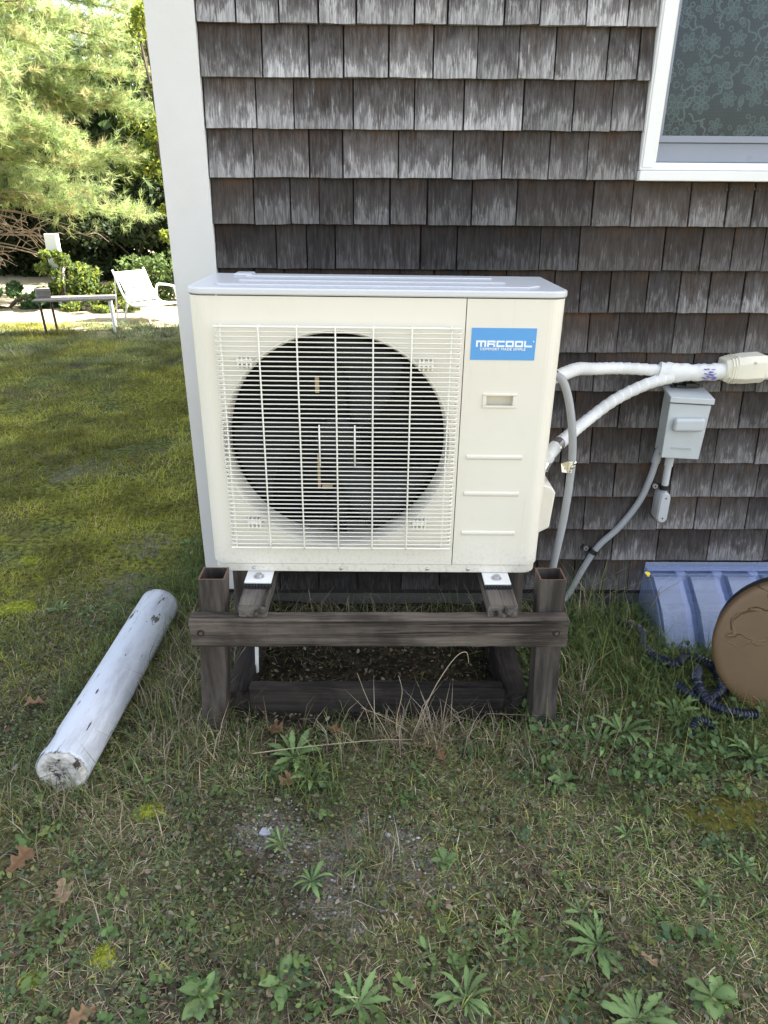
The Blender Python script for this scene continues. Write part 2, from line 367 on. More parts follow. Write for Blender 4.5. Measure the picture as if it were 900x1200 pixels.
# ------------------------------------------------------------------ the ground sheet
def axis_coords(lo, hi, fine, far):
    a = np.arange(lo, hi+1e-6, fine); s = fine*1.6; l = [lo]; 
    while l[-1] > -far: l.append(l[-1]-s); s *= 1.45
    s = fine*1.6; r = [hi]
    while r[-1] < far: r.append(r[-1]+s); s *= 1.45
    return np.concatenate([np.array(l[:0:-1]), a, np.array(r[1:])])
gx = axis_coords(-3.2, 2.4, .03, 600); gy = axis_coords(-2.0, 3.0, .03, 600)
GX, GY = np.meshgrid(gx, gy); V = np.stack([GX, GY, ground_h(GX, GY)], -1).reshape(-1, 3)
nx, ny = len(gx), len(gy); i = np.arange(nx*ny).reshape(ny, nx)
F = np.stack([i[:-1,:-1], i[:-1,1:], i[1:,1:], i[1:,:-1]], -1).reshape(-1, 4)
ground = tag(link('ground', fast_mesh('ground', V, F, mat['ground'], smooth=True)), kind='structure')

# ------------------------------------------------------------------ the house
X0, X1, YB, EAVE, RX, RZ = -.65, 7.6, 6.95, 3.7, 3.475, 6.6
house = tag(empty('house', (X0, 0, 0)), 'house wall of weathered grey cedar shingles with white corner board', 'house')
def hpart(mb, name, mats, parent=house, **k):
    mb.v = [(x-X0, y, z) for x, y, z in mb.v]; return mb.build(name, mats, parent, **k)
WX0, WX1, WZ0, WZ1 = .82, 1.62, 1.55, 2.75      # window opening
wl_ = MB()
wl_.box(X0+.01, WX0, .0, .14, .05, EAVE).box(WX1, X1, .0, .14, .05, EAVE).box(WX0, WX1, .0, .14, .05, WZ0).box(WX0, WX1, .0, .14, WZ1, EAVE)
wl_.prism([(X0+.01, EAVE), (X1, EAVE), (RX, RZ)], 0, .14, 'y')
wall = hpart(wl_, 'wall', mat['sheath'])
sw = MB().box(X0+.012, X0+.14, .14, YB, .05, EAVE); side = hpart(sw, 'side_wall', mat['sheath'])
bw = MB().box(X0+.012, X1, YB, YB+.14, .05, EAVE).prism([(X0+.01, EAVE), (X1, EAVE), (RX, RZ)], YB, YB+.14, 'y').box(X1-.14, X1, .14, YB, .05, EAVE)
hpart(bw, 'rear_wall', mat['sheath'])
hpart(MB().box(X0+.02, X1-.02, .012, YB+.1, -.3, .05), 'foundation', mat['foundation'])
rf = MB()
for s, xe in ((-1, X0-.28), (1, X1+.28)):
    ze = EAVE-(.28)*(RZ-EAVE)/(RX-X0)
    rf.prism([(xe, ze+.02), (RX, RZ+.02), (RX, RZ+.16), (xe, ze+.16)], -.30, YB+.40, 'y')
hpart(rf, 'roof', mat['roof'])
cb = MB().box(-.648, -.509, -.028, -.001, .083, 3.6); corner = hpart(cb, 'corner_board', mat['board'], bevel=.002)
cs = MB().box(-.6478, -.639, -.0005, .11, .083, 3.55); hpart(cs, 'corner_board', mat['board'], bevel=.002)
nl = MB().lathe([(.0, -.002), (.0035, -.0015), (.0035, .001)], (0,0,0), 8).mesh('nail', M('nail_head', (.05,.045,.04), .6))
for (x, z) in ((-.637,1.58),(-.636,1.20),(-.637,.86),(-.634,.60),(-.636,.36),(-.516,1.86),(-.640,1.84)):
    link('nail', nl, corner, (x, -.028, z))

# shingles, course by course (joints in metres along the wall)
E0, Z0 = .131, .081
J = [[.765,.881,.976,1.125,1.284],[.689,.896,1.067,1.262,1.477],[.772,1.046,1.186,1.275,1.38],[.866,1.073,1.225,1.39],
     [.659,.765,.939,1.211,1.357],[.689,.846,1.008,1.271],[.741,.915,1.077,1.184],[.707,.804,.99,1.092,1.234],
     [.662,.759,.881,.985,1.083,1.194],[-.317,-.22,-.131,.139,.256,.519,.642,.913,1.033,1.133,1.231],
     [-.379,-.265,-.177,-.072,.041,.157,.295,.434,.669,.793,.971,1.087,1.17],[-.37,-.204,-.101,.065,.23,.379,.522,.637],
     [-.353,-.244,-.069,.111,.256,.431,.58,.693],[-.329,-.194,-.095,.034,.163,.289,.407,.512,.664],
     [-.395,-.275,-.164,-.058,.105,.199,.358,.459,.588,.707]]
def shingle_mesh(w, seed, tone, h=.152):
    n = 5; r = random.Random(seed); vs = []; 
    lift = r.uniform(-.0015, .0025); tip = r.uniform(-.002, .002); cup = r.uniform(-.0015, .0025); bj = r.uniform(-.0012, .0012)
    for j, (zz, yf, th) in enumerate(((0, -.0245, .0150), (.055, -.0180, .0105), (h, -.0065, .0028))):
        for kk in (0, 1):
            for i in range(n):
                u = i/(n-1)
                z = zz+((bj+r.uniform(-.0011, .0011)+tip*(u-.5)) if j == 0 else 0)
                y = yf-(lift+cup*(2*u-1)**2)*(1-j/2)+kk*th
                vs.append((u*w, y, z))
    fs = []
    def id(j, k, i): return (j*2+k)*n+i
    for i in range(n-1):
        for j in (0, 1):
            fs.append((id(j,0,i), id(j,0,i+1), id(j+1,0,i+1), id(j+1,0,i)))
        fs.append((id(0,1,i), id(0,1,i+1), id(0,0,i+1), id(0,0,i)))
    for j in (0, 1):
        fs.append((id(j,1,0), id(j,0,0), id(j+1,0,0), id(j+1,1,0))); fs.append((id(j,0,n-1), id(j,1,n-1), id(j+1,1,n-1), id(j+1,0,n-1)))
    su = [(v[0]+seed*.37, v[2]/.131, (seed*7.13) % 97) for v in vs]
    return vs, fs, su, [tone]*len(vs)
def make_shingle_mesh(name, vs, fs, su, tn):
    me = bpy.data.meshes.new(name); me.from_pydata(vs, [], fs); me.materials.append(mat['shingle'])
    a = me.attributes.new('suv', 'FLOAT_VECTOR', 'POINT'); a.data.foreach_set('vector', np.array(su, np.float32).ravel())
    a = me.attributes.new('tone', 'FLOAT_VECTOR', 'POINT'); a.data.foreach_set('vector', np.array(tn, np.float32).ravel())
    return me
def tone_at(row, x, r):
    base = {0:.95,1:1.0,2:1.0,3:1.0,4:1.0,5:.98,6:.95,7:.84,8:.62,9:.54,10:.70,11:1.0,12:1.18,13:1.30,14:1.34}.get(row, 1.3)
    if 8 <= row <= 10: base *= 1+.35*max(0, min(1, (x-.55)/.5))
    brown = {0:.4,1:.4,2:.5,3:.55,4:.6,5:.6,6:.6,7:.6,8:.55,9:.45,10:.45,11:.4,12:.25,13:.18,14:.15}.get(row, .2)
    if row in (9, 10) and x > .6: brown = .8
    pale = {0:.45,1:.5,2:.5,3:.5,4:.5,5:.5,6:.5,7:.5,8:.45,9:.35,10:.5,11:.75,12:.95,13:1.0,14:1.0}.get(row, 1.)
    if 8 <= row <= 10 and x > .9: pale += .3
    if row <= 3 and -.5 < x < .52: base *= .32  # shade under the unit put into the tone of these shingles
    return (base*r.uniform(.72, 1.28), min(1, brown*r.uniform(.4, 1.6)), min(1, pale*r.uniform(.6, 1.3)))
R5 = random.Random(5); st_v, st_f, st_u, st_t = [], [], [], []; count = 0
def stuff_shingle(M4, vs, fs, su, tn):
    o = len(st_v); st_v.extend([tuple(M4 @ Vector(v)) for v in vs]); st_f.extend([tuple(i+o for i in f) for f in fs]); st_u.extend(su); st_t.extend(tn)
for row in range(0, 28):
    z = Z0+row*E0; js = list(J[row]) if row < len(J) else []
    lim = X1-.02
    xs = [-.507]
    if js and js[0] > -.2:
        while js[0]-xs[-1] > .19: xs.append(xs[-1]+R5.uniform(.085, .17))
    xs += js
    while xs[-1] < lim: xs.append(xs[-1]+R5.uniform(.085, .19))
    xs[-1] = lim
    for a, b in zip(xs[:-1], xs[1:]):
        gap = R5.uniform(.0022, .0070); a2, b2 = a+gap/2, b-gap/2
        if b2-a2 < .02: continue
        pieces = [(a2, b2, z, .152)]
        if z+E0 > 1.517 and z < 2.79 and b2 > .79 and a2 < 1.65:          # cut round the window
            if z < 1.517 and 1.517-z > .03: pieces = [(a2, b2, z, 1.517-z+.0)] if a2 > .78 else [(a2, b2, z, .152)]
            else:
                pieces = []
                if a2 < .77: pieces.append((a2, min(b2, .792), z, .152))
                if b2 > 1.66: pieces.append((max(a2, 1.648), b2, z, .152))
        for (p, q, zz, hh) in pieces:
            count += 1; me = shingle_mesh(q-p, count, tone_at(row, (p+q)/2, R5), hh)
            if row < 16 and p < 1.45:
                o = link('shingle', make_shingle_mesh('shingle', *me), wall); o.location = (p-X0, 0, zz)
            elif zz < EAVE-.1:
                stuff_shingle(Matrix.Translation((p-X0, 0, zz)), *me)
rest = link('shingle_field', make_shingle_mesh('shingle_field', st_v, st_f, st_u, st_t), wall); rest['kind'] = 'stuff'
st_v, st_f, st_u, st_t = [], [], [], []
for row in range(0, 27):                                   # the side of the house round the corner
    y = .115
    while y < YB:
        w = R5.uniform(.09, .19); count += 1
        stuff_shingle(Matrix.Translation((.012, y+w, Z0+row*E0)) @ Matrix.Rotation(-math.pi/2, 4, 'Z'), *shingle_mesh(w-.003, count, tone_at(14, 0, R5)))
        y += w
rest = link('shingle_field', make_shingle_mesh('shingle_field', st_v, st_f, st_u, st_t), side); rest['kind'] = 'stuff'

# window
win = hpart(MB().box(.8382, .846, -.020, .05, 1.5705, 2.699).box(1.594, 1.602, -.020, .05, 1.5705, 2.699).box(.846, 1.594, -.019, .05, 2.690, 2.6985), 'window', mat['white_vinyl'])
fr_ = MB().box(.795, .838, -.034, .02, 1.5485, 2.79).box(1.602, 1.645, -.034, .02, 1.5485, 2.79).box(.838, 1.602, -.032, .02, 2.70, 2.79).box(.838, 1.602, -.030, .02, 1.5485, 1.570)
hpart(fr_, 'frame', mat['white_vinyl'], win, bevel=.003)
for xb_ in (.800, 1.608): hpart(MB().box(xb_, xb_+.032, -.0385, -.0345, 1.556, 2.77), 'frame_bead', mat['white_vinyl'], win, bevel=.0015)
hpart(MB().box(.793, 1.647, -.048, .01, 1.519, 1.5475), 'sill', mat['white_vinyl'], win, bevel=.003)
hpart(MB().box(.8465, 1.5935, -.006, .03, 1.572, 1.624).box(.8465, 1.5935, -.013, .028, 1.6245, 1.643)
      .box(.8465, .862, .002, .03, 1.6435, 2.70).box(1.578, 1.5935, .002, .03, 1.6435, 2.70), 'sash', mat['sashgrey'], win, bevel=.002)
hpart(MB().box(.8625, 1.5775, .012, .016, 1.6435, 2.70), 'pane', mat['glass'], win)

for (x_, z_) in ((.962,1.498),(.980,1.499),(1.080,1.497),(1.096,1.498),(1.165,1.499),(1.182,1.496)): link('nail', nl, wall, (x_-X0, -.0135, z_))
# lace curtain: net, flowers, small rings as thin thread geometry hanging behind the pane
lv, lf = [], []
def lace_poly(pts, y):
    o = len(lv); lv.extend([(p[0], y, p[1]) for p in pts]); lf.append(tuple(range(o, o+len(pts))))
def lace_ring(cx, cz, r, w, n, y, a0=0, ex=1, rot=0):
    o = len(lv); ca, sa = math.cos(rot), math.sin(rot)
    for i in range(n):
        a = a0+2*math.pi*i/n
        for rr in (r, r-w):
            x, z = rr*math.cos(a)*ex, rr*math.sin(a); lv.append((cx+x*ca-z*sa, y, cz+x*sa+z*ca))
    for i in range(n):
        j = (i+1) % n; lf.append((o+2*i, o+2*j, o+2*j+1, o+2*i+1))
def yfold(x): return .055+.006*math.sin(x*38)
RL = random.Random(3); fill = set()
x = .82
s_ = .0105
for iz in range(0, 78):                                     # hexagon-like net of fine threads
    zz = 1.60+iz*s_*.87
    for ix in range(0, 76):
        xx = .84+ix*s_+(s_/2 if iz % 2 else 0)
        if RL.random() < .96: fill.update(range(len(lf), len(lf)+6)); lace_ring(xx, zz, s_*.58, .0006, 6, yfold(xx)+.001, math.pi/6)
mat['lacefill'] = M('lace_fill', (.085,.10,.10), .85)
def flower(cx, cz, r, rot, n=6):
    for k in range(n):
        a = rot+2*math.pi*k/n; px, pz = cx+math.cos(a)*r*.60, cz+math.sin(a)*r*.60; pts = []
        for i in range(10):
            t_ = 2*math.pi*i/10; u, v = .40*r*math.cos(t_), .285*r*math.sin(t_)*(1+.25*math.cos(t_))
            pts.append((px+u*math.cos(a)-v*math.sin(a), pz+u*math.sin(a)+v*math.cos(a)))
        fill.add(len(lf)); lace_poly(pts, yfold(px)-.002)
        lace_ring(cx+math.cos(a)*r*.62, cz+math.sin(a)*r*.62, r*.30, .0022, 10, yfold(px)-.0035, 0, 1.35, a)
    lace_ring(cx, cz, r*.2, .0028, 10, yfold(cx)-.004)
for iz in range(0, 10):
    for ix in range(0, 10):
        cx = .870+ix*.080+(.040 if iz % 2 else 0)+RL.uniform(-.01, .01); cz = 1.668+iz*.074+RL.uniform(-.012, .012)
        flower(cx, cz, RL.uniform(.022, .034), RL.random()*6, RL.choice((5, 6, 6)))
        for q in range(5):
            a = RL.random()*6.3; d = RL.uniform(.036, .050); lace_ring(cx+d*math.cos(a), cz+d*math.sin(a), RL.uniform(.006, .010), .0026, 9, yfold(cx)-.003)
        c0 = RL.random()*6.3                                 # a curling stem beside each flower
        pp = [(cx+(.04+.010*math.sin(i*.9))*math.cos(c0+i*.16), cz+(.04+.010*math.sin(i*.9))*math.sin(c0+i*.16)) for i in range(10)]
        for i in range(9):
            (ax, az), (bx, bz) = pp[i], pp[i+1]; dx, dz = bx-ax, bz-az; L = math.hypot(dx, dz); nx_, nz_ = -dz/L*.0022, dx/L*.0022
            lace_poly([(ax+nx_, az+nz_), (bx+nx_, bz+nz_), (bx-nx_, bz-nz_), (ax-nx_, az-nz_)], yfold(ax)-.0025)
me = bpy.data.meshes.new('lace_curtain'); me.from_pydata(lv, [], lf); me.materials.append(mat['lace']); me.materials.append(mat['lacefill']); me.polygons.foreach_set('material_index', [1 if i in fill else 0 for i in range(len(lf))])
lace = tag(link('lace_curtain', me), 'floral lace curtain hanging behind the window pane', 'curtain')

# ------------------------------------------------------------------ the outdoor unit (local: x across, y=0 front face, z=0 bottom)
ac = tag(empty('air_conditioner', (0, -.600, .475), (0, math.radians(.35), 0)),
         'cream outdoor air conditioner unit with round fan behind a wire grille', 'air conditioner')
FX, FZ, FR, SEAM, HW, DP, HT = -.107, .386, .3055, .2195, .470, .345, .793
CR = .042                                                   # radius of the front corners
def arc(cx, cy, r, a0, a1, n=8): return [(cx+r*math.cos(a0+(a1-a0)*i/n), cy+r*math.sin(a0+(a1-a0)*i/n)) for i in range(n+1)]
def plan(w, y0, y1, r): return arc(-w+r, y0+r, r, math.pi, 1.5*math.pi)+arc(w-r, y0+r, r, -.5*math.pi, 0)+[(w, y1), (-w, y1)]
MB().prism(plan(HW-.004, .003, DP, CR), .0, .0265, 'z').build('base_pan', mat['cream'], ac, bevel=.003)
# front panel: flat sheet with the round opening, then the rounded left corner
p = MB(); z0, z1, xl, xr = .0285, .7695, -HW+CR, SEAM-.0012
angs = sorted(set([2*math.pi*i/96 for i in range(96)]+[math.atan2(zz-FZ, xx-FX) % (2*math.pi) for xx in (xl, xr) for zz in (z0, z1)]))
outer, inner = [], []
for a in angs:
    c_, s_ = math.cos(a), math.sin(a); t_ = 1e9
    if c_ > 1e-9: t_ = min(t_, (xr-FX)/c_)
    if c_ < -1e-9: t_ = min(t_, (xl-FX)/c_)
    if s_ > 1e-9: t_ = min(t_, (z1-FZ)/s_)
    if s_ < -1e-9: t_ = min(t_, (z0-FZ)/s_)
    outer.append((FX+c_*t_, 0, FZ+s_*t_)); inner.append((FX+c_*FR, 0, FZ+s_*FR))
n = len(angs); p.add(inner+outer, [(i, (i+1) % n, n+(i+1) % n, n+i) for i in range(n)])
cp_ = arc(-HW+CR, CR, CR, 1.5*math.pi, math.pi, 8)+[(-HW, DP-.02)]
for (a, b) in zip(cp_[:-1], cp_[1:]): p.add([(a[0],a[1],z0),(b[0],b[1],z0),(b[0],b[1],z1),(a[0],a[1],z1)], [(0,3,2,1)])
p.add([(xr,0,z0),(xr,.012,z0),(xr,.012,z1),(xr,0,z1)], [(0,1,2,3)])
front = p.build('front_panel', mat['cream'], ac, smooth=True)
# bell mouth, inside of the fan opening
prof = [(FR+.0005, .0005)]+[(FR-.012+.012*math.cos(a), .012*math.sin(a)) for a in (.3,.6,.9,1.2,1.57)]
prof = [(FR+.0008, -.0022), (FR-.004, -.0028), (FR-.008, .002), (FR-.0105, .012), (FR-.012, .03), (FR-.0125, .075), (FR-.010, .085)]
MB().lathe(prof, (FX, 0, FZ), 96).build('fan_shroud', mat['cream'], ac, smooth=True)
# service panel with the grip opening
p = MB(); hx0, hx1, hz0, hz1 = .284, .354, .500, .527
xs_, zs_ = [SEAM+.0012, hx0, hx1, HW-CR], [z0, hz0, hz1, z1]
for i in range(3):
    for j in range(3):
        if (i, j) != (1, 1): p.add([(xs_[i],0,zs_[j]),(xs_[i+1],0,zs_[j]),(xs_[i+1],0,zs_[j+1]),(xs_[i],0,zs_[j+1])], [(0,1,2,3)])
cp_ = arc(HW-CR, CR, CR, -.5*math.pi, 0, 8)+[(HW, DP)]
for (a, b) in zip(cp_[:-1], cp_[1:]): p.add([(a[0],a[1],z0),(b[0],b[1],z0),(b[0],b[1],z1),(a[0],a[1],z1)], [(0,1,2,3)])
p.add([(SEAM+.0012,0,z0),(SEAM+.0012,.012,z0),(SEAM+.0012,.012,z1),(SEAM+.0012,0,z1)], [(0,3,2,1)])
sp_ = p.build('service_panel', mat['cream'], ac, smooth=True)
g = MB()                                                    # grip: raised rim and pocket
rim = lambda x0,x1,z0_,z1_: [(x0,z0_),(x1,z0_),(x1,z1_),(x0,z1_)]
for (a0, a1, b0, b1) in ((.2745,.3635,.4945,.5005),(.2745,.3635,.5265,.5325),(.2745,.2845,.5006,.5264),(.3535,.3635,.5006,.5264)): g.box(a0, a1, -.0035, .002, b0, b1)
gp = g.build('grip', mat['cream'], sp_, bevel=.0015)
MB().add([(hx0,0,hz0),(hx1,0,hz0),(hx1,0,hz1),(hx0,0,hz1),(hx0,.026,hz0-.004),(hx1,.026,hz0-.004),(hx1,.026,hz1),(hx0,.026,hz1)],
         [(0,1,5,4),(1,2,6,5),(2,3,7,6),(3,0,4,7),(4,5,6,7)]).build('grip_pocket', mat['ivory'], sp_)
for zz in (.357, .250, .130):
    q = MB(); q.prism([(-.004, -.0055), (0, -.0065), (.0045, -.0055), (.0075, .0), (-.0075, .0)], .2415, .393, 'x')
    # polygon was given as (z offset, y) : move into place
    q.v = [(x, z_*.62, zz+y_) for (x, y_, z_) in q.v]
    q.build('ridge', mat['cream'], sp_, bevel=.0012)
MB().box(SEAM-.004, SEAM+.004, .012, .30, .03, .765).box(-HW+.01, HW-.01, DP-.045, DP-.04, .03, .765).build('bulkhead', mat['dark'], ac)
MB().box(-HW+.03, SEAM-.01, DP-.060, DP-.046, .04, .76).build('heat_exchanger', mat['coil'], ac)
MB().box(HW-.012, HW-.002, CR+.01, DP, .03, .765).build('side_panel', mat['cream'], ac)
# top cover with raised panel and long ribs
tc = MB().prism(plan(HW+.004, -.0045, DP+.006, CR+.004), .7715, .789, 'z').build('top_cover', mat['cover'], ac, bevel=.005, seg=3)
MB().prism([(-.40,.045),(.375,.045),(.415,.085),(.43,.30),(-.415,.30),(-.415,.075)], .7885, .793, 'z').build('raised_panel', mat['cover'], tc, bevel=.003)
for yy in (.110, .215):
    MB().box(-.36, .33-.02*(yy > .2), yy, yy+.035, .7925, .7965).build('rib', mat['cover'], tc, bevel=.003)
MB().box(-.395, -.345, .235, .295, .7925, .799).build('lug', mat['cover'], tc, bevel=.003)
# fan
fan = MB().lathe([(.0, .035), (.052, .037), (.062, .045), (.064, .085), (.0, .09)], (FX, 0, FZ), 32).build('fan', mat['fan'], ac, smooth=True)
for kb in range(3):
    b = MB(); a0 = 2*math.pi*kb/3+.55; rows = []
    for i in range(9):
        r = .055+(.278-.055)*i/8; sw_ = .35*(i/8)**1.4; wd = .55+.42*(i/8)
        for j in range(9):
            u = j/8; a = a0+sw_+wd*u; rows.append((FX+r*math.cos(a), .052+.045*(u-.5)*1.2+.008*math.sin(u*math.pi), FZ+r*math.sin(a)))
    b.add(rows, [(i*9+j, i*9+j+1, (i+1)*9+j+1, (i+1)*9+j) for i in range(8) for j in range(8)]); b.build('blade', mat['fan'], fan, smooth=True, solid=.003)
MB().box(FX-.020, FX+.020, .115, .125, .04, .76).build('motor_mount', mat['fan'], ac)
MB().box(FX-.063, FX-.052, .108, .113, FZ+.115, FZ+.160).build('wiring_bracket', mat['amber'], ac, bevel=.001)
MB().box(FX-.062, FX-.054, .104, .1075, FZ-.165, FZ-.06).box(FX-.050, FX-.02, .1045, .1085, FZ-.168, FZ-.155).build('wiring_bracket', mat['amber'], ac, bevel=.001)
# wire grille: every wire an object
GX0, GX1, GZ0, GZ1, GY = -.406, .209, .0885, .699, -.019
gr_ = MB()
for (a, b) in (((GX0, GZ0), (GX1, GZ0)), ((GX0, GZ1), (GX1, GZ1))): gr_.tube([(a[0], GY, a[1]), (b[0], GY, b[1])], .0030, 8)
grille = gr_.build('grille', mat['wire'], ac, smooth=True)
NH = 50
def bent(x0, x1, z, r):        # ends of each wire turn back into the panel
    return MB().tube([(x0+.004, .002, z), (x0, GY*.55, z), (x0+.004, GY+.002, z), (x0+.012, GY, z), (x1-.012, GY, z), (x1-.004, GY+.002, z), (x1, GY*.55, z), (x1-.004, .002, z)], r, 6)
wm = bent(GX0, GX1, 0, .0017).mesh('wire', mat['wire'], True)
for i in range(1, NH): link('wire', wm, grille, (0, 0, GZ0+(GZ1-GZ0)*i/NH))
vm = MB().tube([(0, .002, GZ0-.001), (0, GY+.006, GZ0-.003), (0, GY+.0036, GZ0+.006), (0, GY+.0036, GZ1-.006), (0, GY+.006, GZ1+.003), (0, .002, GZ1+.001)], .0022, 6).mesh('upright_wire', mat['wire'], True)
for xx in (-.391, -.296, -.201, -.105, -.011, .085, .184): link('upright_wire', vm, grille, (xx, -.0068 if -.3 < xx < .1 else 0, 0))
sm_ = MB().tube([(0, GY-.0032, .335), (0, GY-.0032, .450)], .0022, 6).mesh('short_wire', mat['wire'], True)
for xx in (-.151, -.058): link('short_wire', sm_, grille, (xx, 0, 0))
for (xx, zz) in ((-.336,.611),(.123,.609),(-.338,.163),(.121,.162)):
    c_ = MB().box(xx-.020, xx+.020, -.0145, -.001, zz-.005, zz+.007)
    for k in (-.016, -.006, .006, .016): c_.box(xx+k-.0022, xx+k+.0022, -.0168, -.001, zz-.016, zz+.014)
    c_.build('grille_clip', mat['wire'], front, bevel=.001)
# sticker with lettering drawn stroke by stroke
SX0, SX1, SZ0, SZ1 = .2355, .399, .6195, .6995
stk = MB().box(SX0, SX1, -.0012, .0, SZ0, SZ1).build('sticker', mat['sticker'], sp_)
L = MB()
def stroke(x0, z0_, x1, z1_): L.box(min(x0,x1), max(x0,x1), -.0022, -.0012, min(z0_,z1_), max(z0_,z1_))
def letter(ch, x, z, w, h, s):
    B = {'M': [(0,0,s,h-s*.0),(s,h-s,w,h),( (w-s)/2,0,(w+s)/2,h-s),(w-s,0,w,h-s)],
         'R': [(0,0,s,h),(s,h-s,w,h),(w-s,h*.46,w,h-s),(s,h*.34,w,h*.34+s*.85),(w-s*1.15,0,w,h*.34)],
         'C': [(0,0,s,h),(s,0,w,s),(s,h-s,w,h)], 'O': [(0,0,s,h),(w-s,0,w,h),(s,0,w-s,s),(s,h-s,w-s,h)],
         'L': [(0,0,s,h),(s,0,w,s)]}[ch]
    for (a, b, c_, d) in B: L.box(x+a, x+c_, -.0022, -.0012, z+b, z+d)
lx = SX0+.0125
for ch in 'MRCOOL':
    w = {'M': .0255}.get(ch, .0205); letter(ch, lx, .6525, w, .0158, .0043); lx += w+.0028
L.lathe([(.0, -.0022), (.0016, -.0022), (.0016, -.0012)], (lx+.0002, 0, .6668), 10)
L.build('lettering', mat['ink'], stk)
fc = bpy.data.curves.new('strapline', 'FONT'); fc.body = 'COMFORT MADE SIMPLE'; fc.size = .0088; fc.space_character = 1.12; fc.align_x = 'CENTER'; fc.extrude = .0003; fc.offset = .00022
fo = bpy.data.objects.new('strapline', fc); COL.objects.link(fo)
dg = bpy.context.evaluated_depsgraph_get(); fm = bpy.data.meshes.new_from_object(fo.evaluated_get(dg)); bpy.data.objects.remove(fo)
fm.materials.clear(); fm.materials.append(mat['ink'])
so = link('strapline', fm, stk); so.rotation_euler = (math.pi/2, 0, 0); so.location = (.3165, -.0017, .6442); so.scale = (1.08, 1, 1)
# screws, side pieces, feet
scm = MB().lathe([(.0, -.0045), (.004, -.004), (.0055, -.0015), (.0055, .001)], (0,0,0), 12).mesh('screw', mat['steel'], True)
for xx in (-.352, -.10, .150, .268): link('screw', scm, ac, (xx, .003, .0125))
vc = MB().prism([(HW, .055), (HW+.055, .085), (HW+.062, .20), (HW+.050, .218), (HW, .235)], .13, .24, 'y').build('valve_cover', mat['cream'], ac, bevel=.006, seg=3)
MB().prism([(.17,.555),(.27,.555),(.26,.60),(.18,.60)], HW, HW+.020, 'x').build('side_grip', mat['cream'], ac, bevel=.006)
for xx in (-.333, .347):
    for front_ in (True, False):
        y0, y1 = (-.058, .05) if front_ else (DP-.05, DP+.055)
        ft = MB().box(xx-.038, xx+.038, y0, y1, -.0065, -.0005).build('foot', mat['white_vinyl'], ac, bevel=.002)
        yb = y0+.030 if front_ else y1-.03
        MB().lathe([(.0,.0), (.015,.0), (.015,.0022), (.009,.0024), (.009,.0095), (.0,.0098)], (xx, yb, -.0005), 12, 'z').build('bolt', mat['steel'], ft, smooth=True)
        pd = MB().box(xx-.040, xx+.040, y0-.004, y1, -.0155, -.007)
        if front_:
            for k in range(9): pd.box(xx-.038+k*.0088, xx-.033+k*.0088, y0-.010, y0-.004, -.0155, -.0075)
        pd.build('rubber_pad', mat['rubber'], ft)
MB().tube(catmull([(-.372, .03, -.02), (-.374, .06, -.16), (-.377, .085, -.30), (-.384, .095, -.425)], 5), .0058, 10).build('drain_tube', mat['white_vinyl'], ac, smooth=True)

# ------------------------------------------------------------------ the wooden stand
st = tag(empty('equipment_stand', (0, -.45, 0)), 'weathered timber stand with open-topped posts carrying the air conditioner', 'stand')
def spart(mb, name, mats, parent=st, **k):
    mb.v = [(x, y+.45, z) for x, y, z in mb.v]; return mb.build(name, mats, parent, **k)
def rough_beam(x0, x1, y0, y1, z0, z1, axis, seg=22, amp=.0018, seed=1):
    r = random.Random(seed); mb = MB(); n = 8; vs = []
    e = .004
    ring = lambda a0,a1,b0,b1: [(a0+e,b0),(a1-e,b0),(a1,b0+e),(a1,b1-e),(a1-e,b1),(a0+e,b1),(a0,b1-e),(a0,b0+e)]
    L0, L1 = ((x0,x1),(y0,y1))[axis]
    for i in range(seg+1):
        t_ = L0+(L1-L0)*i/seg
        rr = ring(*((y0,y1,z0,z1) if axis == 0 else (x0,x1,z0,z1)))
        for (a, b) in rr:
            a += r.uniform(-amp, amp); b += r.uniform(-amp, amp); tt = t_+(r.uniform(-.003,.003) if i in (0, seg) else 0)
            vs.append((tt, a, b) if axis == 0 else (a, tt, b))
    fs = [(i*n+k, i*n+(k+1) % n, (i+1)*n+(k+1) % n, (i+1)*n+k) for i in range(seg) for k in range(n)]+[tuple(range(n-1,-1,-1)), tuple(seg*n+k for k in range(n))]
    return mb.add(vs, fs)
fb = spart(rough_beam(-.507, .528, -.766, -.7225, .331, .420, 0, 30, .0015, 4), 'front_beam', mat['beam'])
for xx in (-.478, .497):
    spart(MB().lathe([(.0, -.0006), (.010, -.0006), (.0105, .001)], (xx, -.7685, .378), 12), 'bolt_hole', mat['dark'], fb)
    spart(MB().lathe([(.0, -.0012), (.005, -.0012), (.005, .003)], (xx+.001, -.7685, .378), 8), 'bolt', mat['postrim'], fb, smooth=True)
spart(rough_beam(-.507, .528, -.19, -.147, .331, .420, 0, 20, .0015, 5), 'rear_beam', mat['crossbeam'])  # dark wood paints in the shade below the unit
def post(xt, xb, yf, z1, w=.072, d=.070):
    t_ = .0045; mb = MB(); vs = []
    for (z, xc) in ((-.05, xb), (z1, xt)):
        for ins in (0, t_):
            vs += [(xc-w/2+ins, yf+ins, z), (xc+w/2-ins, yf+ins, z), (xc+w/2-ins, yf+d-ins, z), (xc-w/2+ins, yf+d-ins, z)]
    fs = [(i, (i+1) % 4, 8+(i+1) % 4, 8+i) for i in range(4)]+[(4+(i+1) % 4, 4+i, 12+i, 12+(i+1) % 4) for i in range(4)]
    mb.add(vs, fs); mb.add(vs[8:], [(i, (i+1) % 4, 4+(i+1) % 4, 4+i) for i in range(4)], 1); mb.add(vs[:8], [(4+i, 4+(i+1) % 4, (i+1) % 4, i) for i in range(4)])
    return mb
pl_ = spart(post(-.446, -.488, -.7215, .520), 'post', [mat['post'], mat['postrim']], bevel=.0022)
